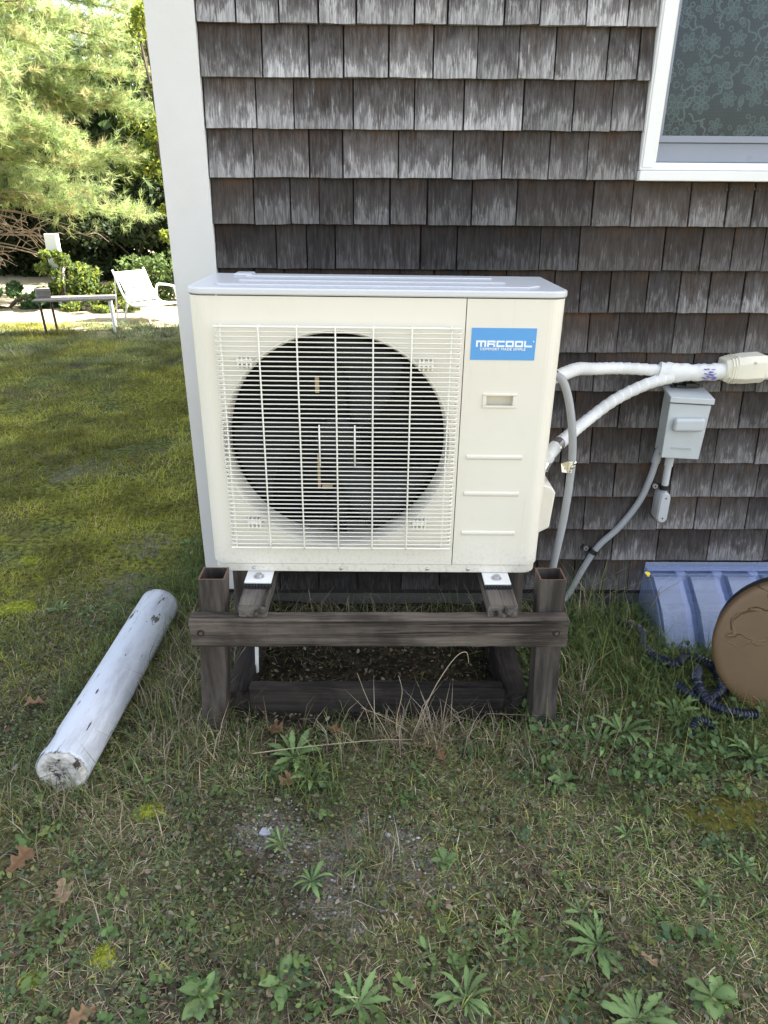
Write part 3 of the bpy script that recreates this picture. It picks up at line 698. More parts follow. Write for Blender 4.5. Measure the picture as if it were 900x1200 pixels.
pr_ = spart(post(.485, .509, -.7215, .520), 'post', [mat['post'], mat['postrim']], bevel=.0022)
spart(post(-.455, -.462, -.2625, .420), 'post', [mat['post'], mat['postrim']], bevel=.0022)
spart(post(.475, .482, -.2625, .420), 'post', [mat['post'], mat['postrim']], bevel=.0022)
spart(MB().lathe([(.0, -.0008), (.016, -.0008), (.017, .002)], (.505, -.7222, .045), 16), 'drilled_hole', mat['dark'], pr_)
spart(rough_beam(-.373, -.295, -.752, -.10, .4205, .4585, 1, 16, .0016, 6), 'sleeper', mat['sleeper'])
spart(rough_beam(.309, .389, -.752, -.10, .4205, .4585, 1, 16, .0016, 7), 'sleeper', mat['sleeper'])
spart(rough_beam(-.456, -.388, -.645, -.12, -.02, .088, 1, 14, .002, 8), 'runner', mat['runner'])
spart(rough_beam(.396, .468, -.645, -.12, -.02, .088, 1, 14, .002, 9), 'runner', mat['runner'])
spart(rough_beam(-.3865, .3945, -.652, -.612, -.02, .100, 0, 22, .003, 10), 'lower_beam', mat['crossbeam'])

# ------------------------------------------------------------------ refrigerant lines, cover, conduit, switch box
def wrap(pitch, amt): return lambda L, a: 1+amt*(((L/pitch+a/(2*math.pi)) % 1)-.5)
def line(name, pts, r, label, seed=0):
    P = catmull(pts, 44); return tag(MB().tube(P, r, 20, True, 0, wrap(.030, .13)).build(name, mat['tape'], None, smooth=True), label, 'pipe')
up_ = line('insulated_pipe', [(.505,-.36,.985),(.548,-.345,.998),(.62,-.24,.990),(.70,-.13,.966),(.79,-.078,.957),(.87,-.064,.952),(.96,-.060,.945)], .0195, 'upper tape-wrapped insulated pipe leaving the air conditioner side')
lw_ = line('insulated_pipe', [(.500,-.41,.735),(.535,-.39,.785),(.60,-.27,.778),(.71,-.13,.800),(.80,-.098,.857),(.90,-.085,.905),(.985,-.075,.928)], .0195, 'lower tape-wrapped insulated pipe bending up to the wall cover')
MB().tube([(.497,-.413,.728),(.508,-.405,.748),(.524,-.397,.772),(.540,-.383,.787),(.556,-.356,.788)], .0212, 16, True, 0, wrap(.012,.08)).build('foil_wrap', mat['foil'], lw_)
bd = MB(); P = catmull([(.935,-.064,.936),(.99,-.064,.939),(1.06,-.061,.940),(1.12,-.060,.942),(1.175,-.060,.945)], 14); n = 24; vs = []
for i, p0 in enumerate(P):
    s_ = i/(len(P)-1); ry, rz = .024+.002*(1-s_), .027+.012*max(0, 1-s_*2.2)+(.002 if int(i/6) % 2 else 0)
    for k in range(n):
        a = 2*math.pi*k/n; w_ = 1+.03*math.sin(a*5+i*.9); vs.append((p0.x+.012*math.sin(a)*(1-s_), p0.y+ry*math.cos(a)*w_, p0.z+rz*math.sin(a)*w_))
m_ = len(P); bd.add(vs, [(i*n+k, (i+1)*n+k, (i+1)*n+(k+1) % n, i*n+(k+1) % n) for i in range(m_-1) for k in range(n)]+[tuple(range(n)), tuple((m_-1)*n+k for k in range(n-1,-1,-1))])
bun = bd.build('tape_bundle', mat['tape'], up_, smooth=True)
pk = MB(); RP = random.Random(8)                            # smudged purple print on the tape
for k in range(26):
    x = 1.085+RP.random()*.042; z = .924+RP.random()*.034; w = RP.uniform(.002,.007); pk.obox((x, -.0885+abs(z-.942)**2*9, z), (w,0,RP.uniform(-.002,.002)), (0,.0012,0), (0,0,RP.uniform(.0008,.0018)))
pk.build('tape_print', mat['ink2'], bun)
lc = tag(empty('line_set_cover', (1.24, 0, .95)), 'ivory coupling and white channel cover running along the shingles', 'pipe cover')
def lpart(mb, name, m, **k):
    mb.v = [(x-1.24, y, z-.95) for x, y, z in mb.v]; return mb.build(name, m, lc, **k)
cpl = MB()
def dsec(x, hh, d, zc): return [(x, -.014, zc-hh), (x, -d+.018, zc-hh), (x, -d, zc-hh+.02), (x, -d, zc+hh-.02), (x, -d+.018, zc+hh), (x, -.014, zc+hh)]
secs = [dsec(1.160,.034,.088,.948), dsec(1.168,.037,.092,.948), dsec(1.205,.044,.098,.951), dsec(1.222,.046,.100,.953), dsec(1.280,.046,.100,.957), dsec(1.292,.042,.096,.957)]
vs = [v for s_ in secs for v in s_]; n = 6
cpl.add(vs, [(i*n+k, (i+1)*n+k, (i+1)*n+k+1, i*n+k+1) for i in range(5) for k in range(5)]+[tuple(range(6)), tuple(30+k for k in range(5,-1,-1))])
lpart(cpl, 'coupling', mat['ivory'], bevel=.003)
for k in range(3):
    x = 1.176+k*.009; lpart(MB().add([v for v in dsec(x,.041+k*.002,.097,.949+k*.001)]+[v for v in dsec(x+.004,.041+k*.002,.097,.949+k*.001)], [(i, i+6, i+7, i+1) for i in range(5)]+[(0,1,2,3,4,5),(11,10,9,8,7,6)]), 'rib', mat['ivory'])
lpart(MB().lathe([(.0,-.003),(.004,-.0025),(.004,.001)], (1.243,-.100,.981), 10), 'screw', mat['steel'])
lpart(MB().prism([(-.014,.922),(-.082,.922),(-.090,.930),(-.090,.943),(-.086,.945),(-.086,.951),(-.090,.953),(-.090,.982),(-.082,.990),(-.014,.990)], 1.286, 3.2, 'x'), 'channel', mat['white_vinyl'], bevel=.002)

cpts = [(.487,-.40,1.005),(.512,-.405,1.008),(.536,-.415,.988),(.561,-.42,.913),(.580,-.42,.809),(.585,-.42,.701),(.580,-.42,.559),(.566,-.42,.41),(.560,-.40,.25),(.575,-.33,.10),(.625,-.22,.035),(.700,-.08,.035),
        (.745,-.042,.069),(.791,-.036,.182),(.835,-.034,.273),(.904,-.034,.355),(.962,-.034,.456),(.988,-.036,.55),(.998,-.040,.631),(1.006,-.045,.672),(1.022,-.047,.694),(1.05,-.05,.700)]
cdt = tag(MB().tube(catmull(cpts, 14), .0118, 16, True, 0, lambda L, a: 1+.012*math.sin(L*1400)).build('conduit', mat['conduit'], None, smooth=True),
          'grey electrical conduit looping from the unit down and up to switch box', 'conduit')
MB().lathe([(.0,-.016),(.016,-.016),(.0165,-.004),(.013,0),(.013,.018)], (.500,-.402,1.008), 16, 'x').build('connector', mat['black'], cdt, smooth=True)
ft_ = MB(); RF = random.Random(2); P = []
for i in range(7):
    for k in range(10):
        a = 2*math.pi*k/10; r = .0142+RF.uniform(-.0018,.0018); P.append((.5815+r*math.cos(a)-.0+(i-3)*.0006, -.42+r*math.sin(a), .722+i*.006))
ft_.add(P, [(i*10+k, i*10+(k+1) % 10, (i+1)*10+(k+1) % 10, (i+1)*10+k) for i in range(6) for k in range(10)])
ft_.add([(.571,-.432,.722),(.553,-.438,.726),(.549,-.434,.752),(.571,-.432,.757),(.571,-.430,.722),(.553,-.436,.726),(.549,-.432,.752),(.571,-.430,.757)], [(0,1,2,3),(7,6,5,4),(0,4,5,1),(1,5,6,2),(2,6,7,3)])
ft_.build('foil_tape', mat['foil'], cdt)
P = [(1.003+.0135*math.cos(a), -.047, .682) for a in (0,)]
MB().tube(catmull([(.994,-.040,.612),(1.000,-.041,.650),(1.007,-.045,.676)], 6), .0150, 14).build('elbow_coupling', mat['conduit'], cdt, smooth=True)

sb = tag(empty('disconnect_box', (1.05, -.02, .66)), 'light grey electrical disconnect box with raised handle bump on wall', 'switch box')
def bpart(mb, name, m, parent=sb, **k):
    mb.v = [(x-1.05, y+.02, z-.66) for x, y, z in mb.v]; return mb.build(name, m, parent, **k)
bpart(MB().box(.992, 1.116, -.083, -.018, .660, .868), 'enclosure', mat['greybox'], bevel=.003)
cv = bpart(MB().add([(.987,-.086,.652),(1.118,-.086,.645),(1.124,-.088,.838),(.983,-.088,.846),(.987,-.100,.652),(1.118,-.100,.645),(1.124,-.104,.838),(.983,-.104,.846)],
     [(0,1,2,3),(7,6,5,4),(4,5,1,0),(5,6,2,1),(6,7,3,2),(7,4,0,3)]), 'cover', mat['greybox'], bevel=.003)
bpart(MB().add([(.981,-.020,.886),(1.127,-.020,.880),(1.129,-.112,.862),(.979,-.112,.870),(.981,-.020,.880),(1.127,-.020,.874),(1.129,-.112,.842),(.979,-.112,.850)],
     [(0,3,2,1),(4,5,6,7),(3,7,6,2),(0,4,7,3),(1,2,6,5),(0,1,5,4)]), 'hood', mat['greybox'], bevel=.003)
bpart(MB().box(1.003, 1.106, -.126, -.1045, .752, .798), 'handle', mat['greybox'], cv, bevel=.010, seg=4)
bpart(MB().box(1.02, 1.10, -.045, -.022, .883, .894).box(1.045, 1.085, -.06, -.03, .890, .902).box(1.005, 1.02, -.04, -.025, .881, .889), 'latch', mat['black'], bevel=.002)
em = MB(); RE = random.Random(4)                            # shallow embossed marks, not legible
for k in range(9): x = 1.018+k*.0082; em.obox((x, -.1025, .688-.0004*k), (RE.uniform(.0018,.0030),0,0), (0,.0012,0), (RE.uniform(-.0008,.0008),0,RE.uniform(.0018,.0034)))
bpart(em, 'embossed_mark', mat['greybox'], cv)
cf = tag(empty('conduit_fitting', (1.04, -.05, .4)), 'grey pipe stub with capsule-shaped access fitting under the box', 'pipe fitting')
def fpart(mb, name, m, parent=cf, **k):
    mb.v = [(x-1.04, y+.05, z-.4) for x, y, z in mb.v]; return mb.build(name, m, parent, **k)
fpart(MB().tube([(1.038,-.052,.665),(1.039,-.050,.50)], .0120, 16), 'stub_pipe', mat['greypvc'], smooth=True)
fpart(MB().tube([(1.0378,-.052,.655),(1.0383,-.0515,.605)], .0152, 16), 'coupling', mat['greypvc'], smooth=True)
def capsule(cx, cz, hw, hl, n=8): return arc(cx, cz+hl, hw, 0, math.pi, n)+arc(cx, cz-hl, hw, math.pi, 2*math.pi, n)
fpart(MB().prism(capsule(1.037, .452, .0185, .040), -.078, -.018, 'y'), 'access_body', mat['greypvc'], bevel=.004, seg=3)
fp = fpart(MB().prism(capsule(1.038, .452, .0165, .039), -.083, -.0785, 'y'), 'cover_plate', mat['greypvc'], bevel=.0015)
for zz in (.413, .491): fpart(MB().lathe([(.0,-.0008),(.003,-.0008),(.003,.001)], (1.038,-.0835,zz), 8), 'screw', mat['black'], fp)
def clamp(c, d, perp, label):
    e = tag(empty('pipe_clamp', c), label, 'clamp'); d = Vector(d).normalized(); q = Vector(perp).normalized()
    P = []
    MB().tube([-d*.009, d*.009], .0165, 16).build('strap', mat['black'], e, bevel=.002)
    MB().obox(q*.030+Vector((0,.012,0)), q*.016, (0,.0045,0), d*.008).build('tab', mat['black'], e, bevel=.002)
    s_ = MB().lathe([(.0035,-.004),(.0085,-.004),(.0095,-.001),(.0095,.004)], (q*.034), 14).build('screw', mat['steel'], e, smooth=True)
    return e
clamp((1.0388,-.050,.522), (0,0,1), (-1,0,.12), 'black clamp with steel screw around the pipe stub below the box')
clamp((.822,-.034,.252), (.42,0,.9), (-.9,0,.42), 'black clamp with steel screw on the slanting conduit near the ground')

# ------------------------------------------------------------------ window well cover, brown drum lid, hose
wc = tag(empty('window_well_cover', (1.3, -.03, 0)), 'clear ribbed plastic window well cover against the foundation', 'window well cover')
def wpart(mb, name, parent=wc, **k):
    mb.v = [(x-1.3, y+.03, z) for x, y, z in mb.v]; return mb.build(name, mat['well'], parent, **k)
WXa, WXb = 1.028, 2.05
wpart(MB().box(WXa, WXb, -.034, -.029, .150, .206).box(WXa, WXb, -.062, -.0345, .184, .190), 'top_flange', bevel=.002)
wpart(MB().prism([(-.036,.182),(-.075,.180),(-.20,.120),(-.30,.030),(-.315,-.02),(-.036,-.02)], WXa-.003, WXa, 'x'), 'end_panel')
def strip(xa, xb, sec, mb): 
    for (a, b) in zip(sec[:-1], sec[1:]): mb.add([(xa,*a),(xb,*a),(xb,*b),(xa,*b)], [(0,3,2,1)])
inn = [(-.036,.1835),(-.070,.178),(-.18,.105),(-.255,.02),(-.27,-.02)]
out = [(-.070,.1785),(-.112,.186),(-.125,.180),(-.235,.112),(-.320,.02),(-.335,-.02)]
x = WXa
while x < WXb-.1:
    mb = MB(); strip(x+.006, x+.108, out, mb)
    for xx in (x+.006, x+.108):
        o = [(xx, *p_) for p_ in out]; i_ = [(xx, *p_) for p_ in inn[1:]]
        mb.add(o+i_, [tuple(range(len(o)))+tuple(len(o)+k for k in range(len(i_)-1, 0, -1))])
    wpart(mb, 'flute', solid=.002)
    mb = MB(); strip(x+.108, x+.144, inn, mb); wpart(mb, 'web', solid=.002)
    x += .138
lidr = .214
lid = tag(empty('drum_lid', (1.245, -.680, -.006), (math.radians(-13), 0, math.radians(-26))), 'round brown painted lid with blistered paint leaning by the window well', 'lid')
lid.scale = (1.06, 1, 1.06)
MB().lathe([(.0,-.004),(.10,-.0045),(.190,-.004),(.203,-.003),(.210,.001),(.2135,.008),(.2135,.030),(.208,.034),(.0,.034)], (0,0,lidr), 96).build('disc', mat['brown'], lid, smooth=True)
MB().lathe([(.206,.0345),(.206,.115),(.0,.115)], (0,0,lidr), 64).build('rim', mat['rubber'], lid, smooth=True)
def hose(pts, label, r=.0150):
    P = catmull([(x, y, gz(x, y)+z+.022) for x, y, z in pts], 46); vs = MB()
    L = [0.]
    for a, b in zip(P[:-1], P[1:]): L.append(L[-1]+(b-a).length)
    rad = [r*(1+.16*math.tanh(2.5*math.sin(l*2*math.pi/.0105))) for l in L]
    o = vs.tube(P, rad, 12).build('corrugated_hose', mat['hose'], None, smooth=True); return tag(o, label, 'hose')
mat['hose'] = M('black_hose', (.012,.016,.035), .28)
hose([(.90,-.17,.012),(.95,-.27,.03),(.93,-.38,.03),(.99,-.47,.025),(1.06,-.43,.03),(1.12,-.49,.03),(1.10,-.59,.022),(1.02,-.63,.018),(.96,-.57,.022)], 'black corrugated hose curling through the grass beside the brown lid')
hose([(1.06,-.50,.03),(1.02,-.58,.045),(1.03,-.66,.03),(1.10,-.70,.02),(1.16,-.70,.012)], 'short bend of black corrugated hose in front of the brown lid')
hose([(.93,-.77,.008),(.97,-.735,.018),(1.01,-.74,.008)], 'stub of black corrugated hose poking out of weeds')

# ------------------------------------------------------------------ the fallen column
fcx, fcy0, fcy1, fr0 = -.828, -.955, -.105, .0775
col_ = tag(empty('fallen_column', (fcx, (fcy0+fcy1)/2, .058), (0, 0, math.radians(-1.6))), 'white peeling porch column lying on the lawn beside the stand', 'column')
def colr(t_): return .0695+.001*t_
n, m_ = 72, 40; V = []; RC = random.Random(12); jag = [RC.uniform(0, 1) for _ in range(n)]
Lc = fcy1-fcy0
for j in range(m_+1):
    t_ = j/m_
    for k in range(n):
        a = 2*math.pi*k/n; r = colr(t_)+.0006*math.sin(a*3+t_*7)
        y = -Lc/2+Lc*t_
        if j == 0: y += .006+.020*jag[k]*(jag[(k*3) % n])+.035*math.exp(-((a-2.35)/.12)**2)
        V.append((r*math.cos(a), y, r*math.sin(a)))
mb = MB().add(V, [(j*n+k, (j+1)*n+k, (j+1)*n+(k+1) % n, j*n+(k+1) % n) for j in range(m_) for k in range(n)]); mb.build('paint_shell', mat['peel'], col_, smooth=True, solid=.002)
co = MB(); co.lathe([(.0,-Lc/2+.010),(.030,-Lc/2+.004),(.055,-Lc/2-.004),(.0645,-Lc/2+.001),(.0672,-Lc/2+.014),(.0675,-Lc/2+.12)], (0,0,0), 48)
co.v = [(x*(1+RC.uniform(-.004,.004)), y+RC.uniform(-.003,.003), z) for x, y, z in co.v]; co.build('core', [mat['rot']], col_, smooth=True)
MB().lathe([(.0,Lc/2-.004),(.0680,Lc/2-.004),(.0682,Lc/2-.02)], (0,0,0), 48).build('far_end', mat['rot'], col_, smooth=True)
for (t_, a, w, l) in ((.085, 2.35, .010, .035), (.80, 2.15, .007, .016), (.30, 1.45, .0025, .012), (.14, 1.0, .002, .02), (.52, 1.2, .0015, .006)):
    r = colr(t_)+.0012; pts = []
    for k in range(12):
        b = 2*math.pi*k/12; q = 1+.25*math.sin(k*2.7); aa = a+w*math.cos(b)*q/r; pts.append((r*math.cos(aa), -Lc/2+Lc*t_+l*math.sin(b)*q, r*math.sin(aa)))
    MB().add(pts, [tuple(range(12))]).build('paint_chip_scar', mat['rotdark'], col_)

# ------------------------------------------------------------------ small plants on the lawn
def jitter(c, n, a=.25):
    return np.array(c)[None]*(1+rng.uniform(-a, a, (n, 1)))*(1+rng.uniform(-.08, .08, (n, 3)))
def blades(px, py, length, width, lean, col, az=None, z=None, bend=.6):
    """five-vertex blades, bent over"""
    n = len(px); az = rng.uniform(0, 2*np.pi, n) if az is None else az
    z = ground_h(px, py) if z is None else z
    d = np.stack([np.cos(az), np.sin(az), np.zeros(n)], 1); s = np.stack([-np.sin(az), np.cos(az), np.zeros(n)], 1)
    up = np.array([0, 0, 1.])[None]; b = np.stack([px, py, z-.004], 1)
    l1 = lean[:, None]; l2 = np.clip(lean+bend*rng.uniform(.3, 1, n), 0, 1.55)[:, None]
    mid = b+(d*np.sin(l1)+up*np.cos(l1))*length[:, None]*.5
    tip = mid+(d*np.sin(l2)+up*np.cos(l2))*length[:, None]*.5
    w = width[:, None]*.5
    V = np.stack([b-s*w, b+s*w, mid-s*w*.8, mid+s*w*.8, tip], 1).reshape(-1, 3)
    i = (np.arange(n)*5)[:, None, None]; F = (np.array([[0,1,3],[0,3,2],[2,3,4]])[None]+i).reshape(-1, 3)
    sh = np.array([.75, .75, 1, 1, 1.1])
    C = (col[:, None, :]*sh[None, :, None]).reshape(-1, 3)
    return V, F, C
def leaflets(px, py, z, size, col, tilt=.5):
    """small four-sided leaves lying at random tilts"""
    n = len(px); az = rng.uniform(0, 6.283, n); ti = rng.uniform(-tilt, tilt, n); tj = rng.uniform(-tilt, tilt, n)
    d = np.stack([np.cos(az)*np.cos(ti), np.sin(az)*np.cos(ti), np.sin(ti)], 1); s = np.stack([-np.sin(az)*np.cos(tj), np.cos(az)*np.cos(tj), np.sin(tj)], 1)
    c = np.stack([px, py, z], 1); a = size[:, None]
    V = np.stack([c-d*a, c+s*a*.50-d*a*.35, c+s*a*.58+d*a*.40, c+d*a, c-s*a*.58+d*a*.40, c-s*a*.50-d*a*.35], 1).reshape(-1, 3)
    i = (np.arange(n)*6)[:, None, None]; F = (np.array([[0,1,5],[1,2,5],[2,4,5],[2,3,4]])[None]+i).reshape(-1, 3)
    return V, F, np.repeat(col, 6, 0)
def stackm(parts):
    Vs, Fs, Cs, o = [], [], [], 0
    for (V, F, C) in parts: Vs.append(V); Fs.append(F+o); Cs.append(C); o += len(V)
    return np.concatenate(Vs), np.concatenate(Fs), np.concatenate(Cs)
def pickcol(n, table):
    w = np.array([t_[0] for t_ in table], float); k = rng.choice(len(table), n, p=w/w.sum())
    return np.array([t_[1] for t_ in table])[k]*(1+rng.uniform(-.3, .3, (n, 1)))
GREENS = [(3,(.120,.165,.048)), (3,(.165,.212,.068)), (1.5,(.085,.135,.052)), (1.2,(.26,.275,.07))]
STRAWS = [(3,(.42,.335,.225)), (2,(.27,.205,.135)), (1.5,(.48,.42,.32)), (1,(.19,.13,.09))]
bare = [(-.10,-1.22,.13), (-.27,-1.10,.08), (.06,-1.17,.10), (-1.0,.15,.12), (-1.05,.50,.12), (-1.7,1.5,.18)]
def keep_mask(x, y, fade=True):
    k = np.ones(len(x))
    for (a, b, r) in bare: k *= 1-.80*np.exp(-((x-a)**2+(y-b)**2)/(r*r)*.9)
    under = (x > -.43) & (x < .43) & (y > -.70) & (y < 0); k = np.where(under, k*.10, k)
    k = np.where((y > -.005) & (x > -.66), 0, k); k = np.where(x < -.70, k*np.clip((.5-y)/1.2, 0, 1)**.8, k) if fade else k
    k = np.where((x > 1.03) & (y > -.33), 0, k); k = np.where(((x-1.03)/.15)**2+((y+.56)/.17)**2 < 1, k*.35, k); k = np.where(((x-.94)/.06)**2+((y+.27)/.13)**2 < 1, k*.4, k)
    return k
def scatter(n, x0, x1, y0, y1, dens, fade=True):
    x = rng.uniform(x0, x1, n); y = rng.uniform(y0, y1, n); k = rng.random(n) < dens(x, y)*keep_mask(x, y, fade); return x[k], y[k]
patch = lambda x, y: (.45+1.35*np.clip((fbm(x*5.5, y*5.5, 67, 4)-.25)*2, 0, 1))[:, None]
grn = lambda x, y: np.clip((fbm(x*3, y*3, 31, 4)-.33)*3.2, .08, 1)
parts = []
# foreground mat: short blades and thatch
x, y = scatter(190000, -1.9, 1.75, -1.95, .5, lambda x, y: .25+.75*grn(x, y)); n = len(x)
parts.append(blades(x, y, rng.gamma(5, .0052, n), rng.uniform(.0016, .0036, n), rng.uniform(.5, 1.35, n), pickcol(n, GREENS)*patch(x, y)))
x, y = scatter(150000, -1.9, 1.75, -1.95, .5, lambda x, y: .35+.65*np.clip((fbm(x*4, y*4, 77, 4)-.3)*3, 0, 1)); n = len(x)
parts.append(blades(x, y, rng.gamma(5, .0062, n), rng.uniform(.0012, .0026, n), rng.uniform(.95, 1.52, n), pickcol(n, STRAWS)*patch(x, y), bend=.35))
# taller blades round the stand, along the column and by the wall
def tall(n, cx, cy, sx, sy, ln, table, lean=(.1, .9), w=(.0016, .0032)):
    x = rng.normal(cx, sx, n); y = rng.normal(cy, sy, n); k = (y < -.03) | (x < -.68); k &= ~((x > 1.02) & (y > -.33)); k &= ~((abs(x+.828) < .075) & (y > -.9) & (y < .04)); x, y = x[k], y[k]; m = len(x)
    parts.append(blades(x, y, rng.gamma(6, ln/6, m), rng.uniform(*w, m), rng.uniform(*lean, m), pickcol(m, table), bend=1.0))
tall(2600, -.60, -.45, .09, .28, .10, GREENS+STRAWS); tall(600, -.56, -.80, .10, .06, .06, STRAWS+GREENS); tall(700, .10, -.78, .26, .05, .07, STRAWS+GREENS); tall(170, .13, -.77, .06, .03, .12, STRAWS)
tall(700, .50, -.83, .10, .05, .065, STRAWS+GREENS[:2]); tall(2000, .80, -.32, .13, .11, .10, GREENS); tall(260, .80, -.16, .12, .06, .20, GREENS+STRAWS[:1]); tall(1800, .95, -.50, .16, .13, .09, GREENS)
tall(900, -.97, -.45, .03, .30, .06, GREENS); tall(500, -.80, .03, .07, .05, .13, GREENS); tall(1400, -.72, .25, .06, .30, .12, GREENS); tall(1200, 1.25, -.75, .2, .06, .08, GREENS); tall(500, .62, -.62, .05, .10, .12, GREENS+STRAWS)
tall(260, -.17, -.93, .05, .04, .07, GREENS); tall(320, 0, -1.20, .05, .04, .07, GREENS+STRAWS); tall(600, -.9, -1.0, .10, .05, .07, STRAWS+GREENS)
tall(1200, .0, -.12, .40, .08, .10, GREENS+STRAWS)
V, F, C = stackm(parts); tag(link('grass', fast_mesh('grass', V, F, mat['veg'], C)), 'short mixed green and straw grass in front of the house', 'grass', kind='stuff')
# moss and grass lawn on the left, running to the back
parts = []
dn = lambda x, y: (.30+.70*np.clip((fbm(x*1.6, y*1.6, 51, 4)-.3)*2.6, 0, 1))*(x > -1.9-.62*(y+1.1))*np.clip((y+1.1)/.9, 0, 1)*np.clip((fbm(x*5, y*5, 63, 3)-.28)*6, .05, 1)
xa, ya = scatter(260000, -3.7, -.66, -1.1, 2.2, dn, False); xb, yb = scatter(260000, -6.2, -.66, 2.2, 6.6, dn, False)
x = np.concatenate([xa, xb]); y = np.concatenate([ya, yb]); n = len(x)
f1 = np.clip((fbm(x*.8, y*.8, 41, 4)-.40)*5, 0, 1)[:, None]; f2 = (.62+1.45*np.clip((fbm(x*4.5, y*4.5, 43, 4)-.25)*2, 0, 1))[:, None]
yel = pickcol(n, [(3,(.27,.265,.040)), (2,(.20,.215,.036)), (1,(.36,.35,.06)), (.8,(.32,.26,.14))]); blu = pickcol(n, [(3,(.135,.180,.068)), (2,(.095,.135,.055)), (1,(.19,.22,.10)), (1.4,(.33,.28,.18))])
far_ = 1+.20*np.clip(y, 0, 7)
parts.append(blades(x, y, rng.gamma(5, .0050, n)*np.minimum(far_, 2.2), rng.uniform(.0016, .0034, n)*far_, rng.uniform(.4, 1.4, n), (yel*f1+blu*(1-f1))*f2))
x, y = scatter(9000, -6.5, -.66, 5.6, 8.6, lambda x, y: np.clip((fbm(x*2, y*2, 13)-.3)*3, 0, 1)); n = len(x)
parts.append(blades(x, y, rng.gamma(5, .014, n), rng.uniform(.004, .009, n), rng.uniform(.3, 1.4, n), pickcol(n, STRAWS+GREENS[3:])))
V, F, C = stackm(parts); tag(link('lawn_moss', fast_mesh('lawn_moss', V, F, mat['veg'], C)), 'mossy shaded lawn running back along the side of the house', 'lawn', kind='stuff')
# clover and creeping leaves, dead leaf crumbs
x, y = scatter(52000, -1.9, 1.75, -1.95, .5, lambda x, y: np.clip((fbm(x*3.4, y*3.4, 91, 4)-.36)*4.5, .03, 1)); n = len(x)
a = leaflets(x, y, ground_h(x, y)+rng.uniform(.004, .030, n), rng.uniform(.003, .0068, n), pickcol(n, [(3,(.115,.155,.070)), (2,(.155,.195,.085)), (1.5,(.095,.130,.080)), (.6,(.26,.26,.10))]))
x, y = scatter(5200, .45, 1.75, -.95, -.05, lambda x, y: np.clip((fbm(x*4, y*4, 19, 3)-.32)*4, 0, 1)); n = len(x)
b = leaflets(x, y, ground_h(x, y)+rng.uniform(.01, .06, n), rng.uniform(.006, .014, n), pickcol(n, [(3,(.095,.165,.058)), (2,(.125,.20,.065)), (1,(.075,.125,.065))]), .8)
x, y = scatter(600, -1.1, -.68, -.2, 1.2, lambda x, y: np.ones(len(x))*.8); n = len(x)
b2 = leaflets(x, y, ground_h(x, y)+rng.uniform(.01, .05, n), rng.uniform(.006, .016, n), pickcol(n, [(3,(.055,.105,.040)), (2,(.075,.130,.045))]), .8)
cx = np.concatenate([rng.uniform(-.95, 1.15, 150), rng.uniform(.45, 1.2, 60), rng.uniform(-.75, .1, 50)]); cy = np.concatenate([rng.uniform(-1.7, -.80, 150), rng.uniform(-1.0, -.45, 60), rng.uniform(-1.7, -1.35, 50)])
k = rng.random(len(cx)) < keep_mask(cx, cy); cx, cy = cx[k], cy[k]; k = np.repeat(np.arange(len(cx)), 11); x = cx[k]+rng.normal(0, .014, len(k)); y = cy[k]+rng.normal(0, .014, len(k)); n = len(x)
ct = pickcol(len(cx), [(3,(.105,.175,.055)), (2,(.14,.205,.065)), (1,(.085,.14,.065)), (.5,(.20,.23,.07))])[k]*rng.uniform(.8, 1.2, (n, 1))
b3 = leaflets(x, y, ground_h(x, y)+rng.uniform(.006, .028, n), rng.uniform(.005, .012, n)*rng.uniform(.6, 1.2, len(cx))[k], ct, .7)
tag(link('clover', fast_mesh('clover', *stackm([a, b, b2, b3])[:2], mat['veg'], stackm([a, b, b2, b3])[2])), 'creeping clover and small leaves spread through the grass', 'clover', kind='stuff')
x = np.concatenate([rng.uniform(-1.5, 1.6, 7000), rng.uniform(-.42, .42, 420), rng.uniform(-4.5, -.7, 2200)]); y = np.concatenate([rng.uniform(-1.9, -.05, 7000), rng.uniform(-.70, -.02, 420), rng.uniform(-.2, 5.5, 2200)]); n = len(x)
cr = leaflets(x, y, ground_h(x, y)+rng.uniform(.003, .014, n), rng.uniform(.003, .010, n), pickcol(n, [(3,(.115,.075,.048)), (2,(.21,.16,.11)), (1.5,(.065,.045,.034)), (1,(.28,.24,.18))]), .6)
tag(link('leaf_litter', fast_mesh('leaf_litter', *cr[:2], mat['dry'], cr[2])), 'crumbs of dead leaves under the stand and in the grass', 'leaf litter', kind='stuff')
# pebbles and grit of the bare spots
pv, pf, pc_, o = [], [], [], 0
ico = np.array([(0,0,1),(.9,0,.3),(.28,.85,.3),(-.72,.53,.3),(-.72,-.53,.3),(.28,-.85,.3),(0,0,-1)]); icf = np.array([(0,1,2),(0,2,3),(0,3,4),(0,4,5),(0,5,1),(6,2,1),(6,3,2),(6,4,3),(6,5,4),(6,1,5)])
for (a, b, r) in bare:
    for k in range(420 if b < 0 else 90):
        q = rng.normal(0, r*.75, 2); s_ = rng.gamma(2, .0011)+.0006; x, y = a+q[0], b+q[1]
        pv.append(ico*s_*np.array([1, rng.uniform(.6,1), .6])+np.array([x, y, gz(x, y)+.001])); pf.append(icf+o); o += 7; pc_.append(np.repeat(pickcol(1, [(2,(.36,.34,.32)),(2,(.22,.21,.20)),(1,(.5,.48,.46))]), 7, 0))
tag(link('gravel', fast_mesh('gravel', np.concatenate(pv), np.concatenate(pf), mat['dry'], np.concatenate(pc_))), 'grit and small pebbles on the bare sandy patches', 'gravel', kind='stuff')
stn = MB().prism([(-.018,-.008),(-.004,-.014),(.014,-.010),(.019,.004),(.006,.013),(-.012,.010)], .0, .008, 'z').build('stone_chip', M('grey_stone', (.33,.34,.38), .8), None, bevel=.002)
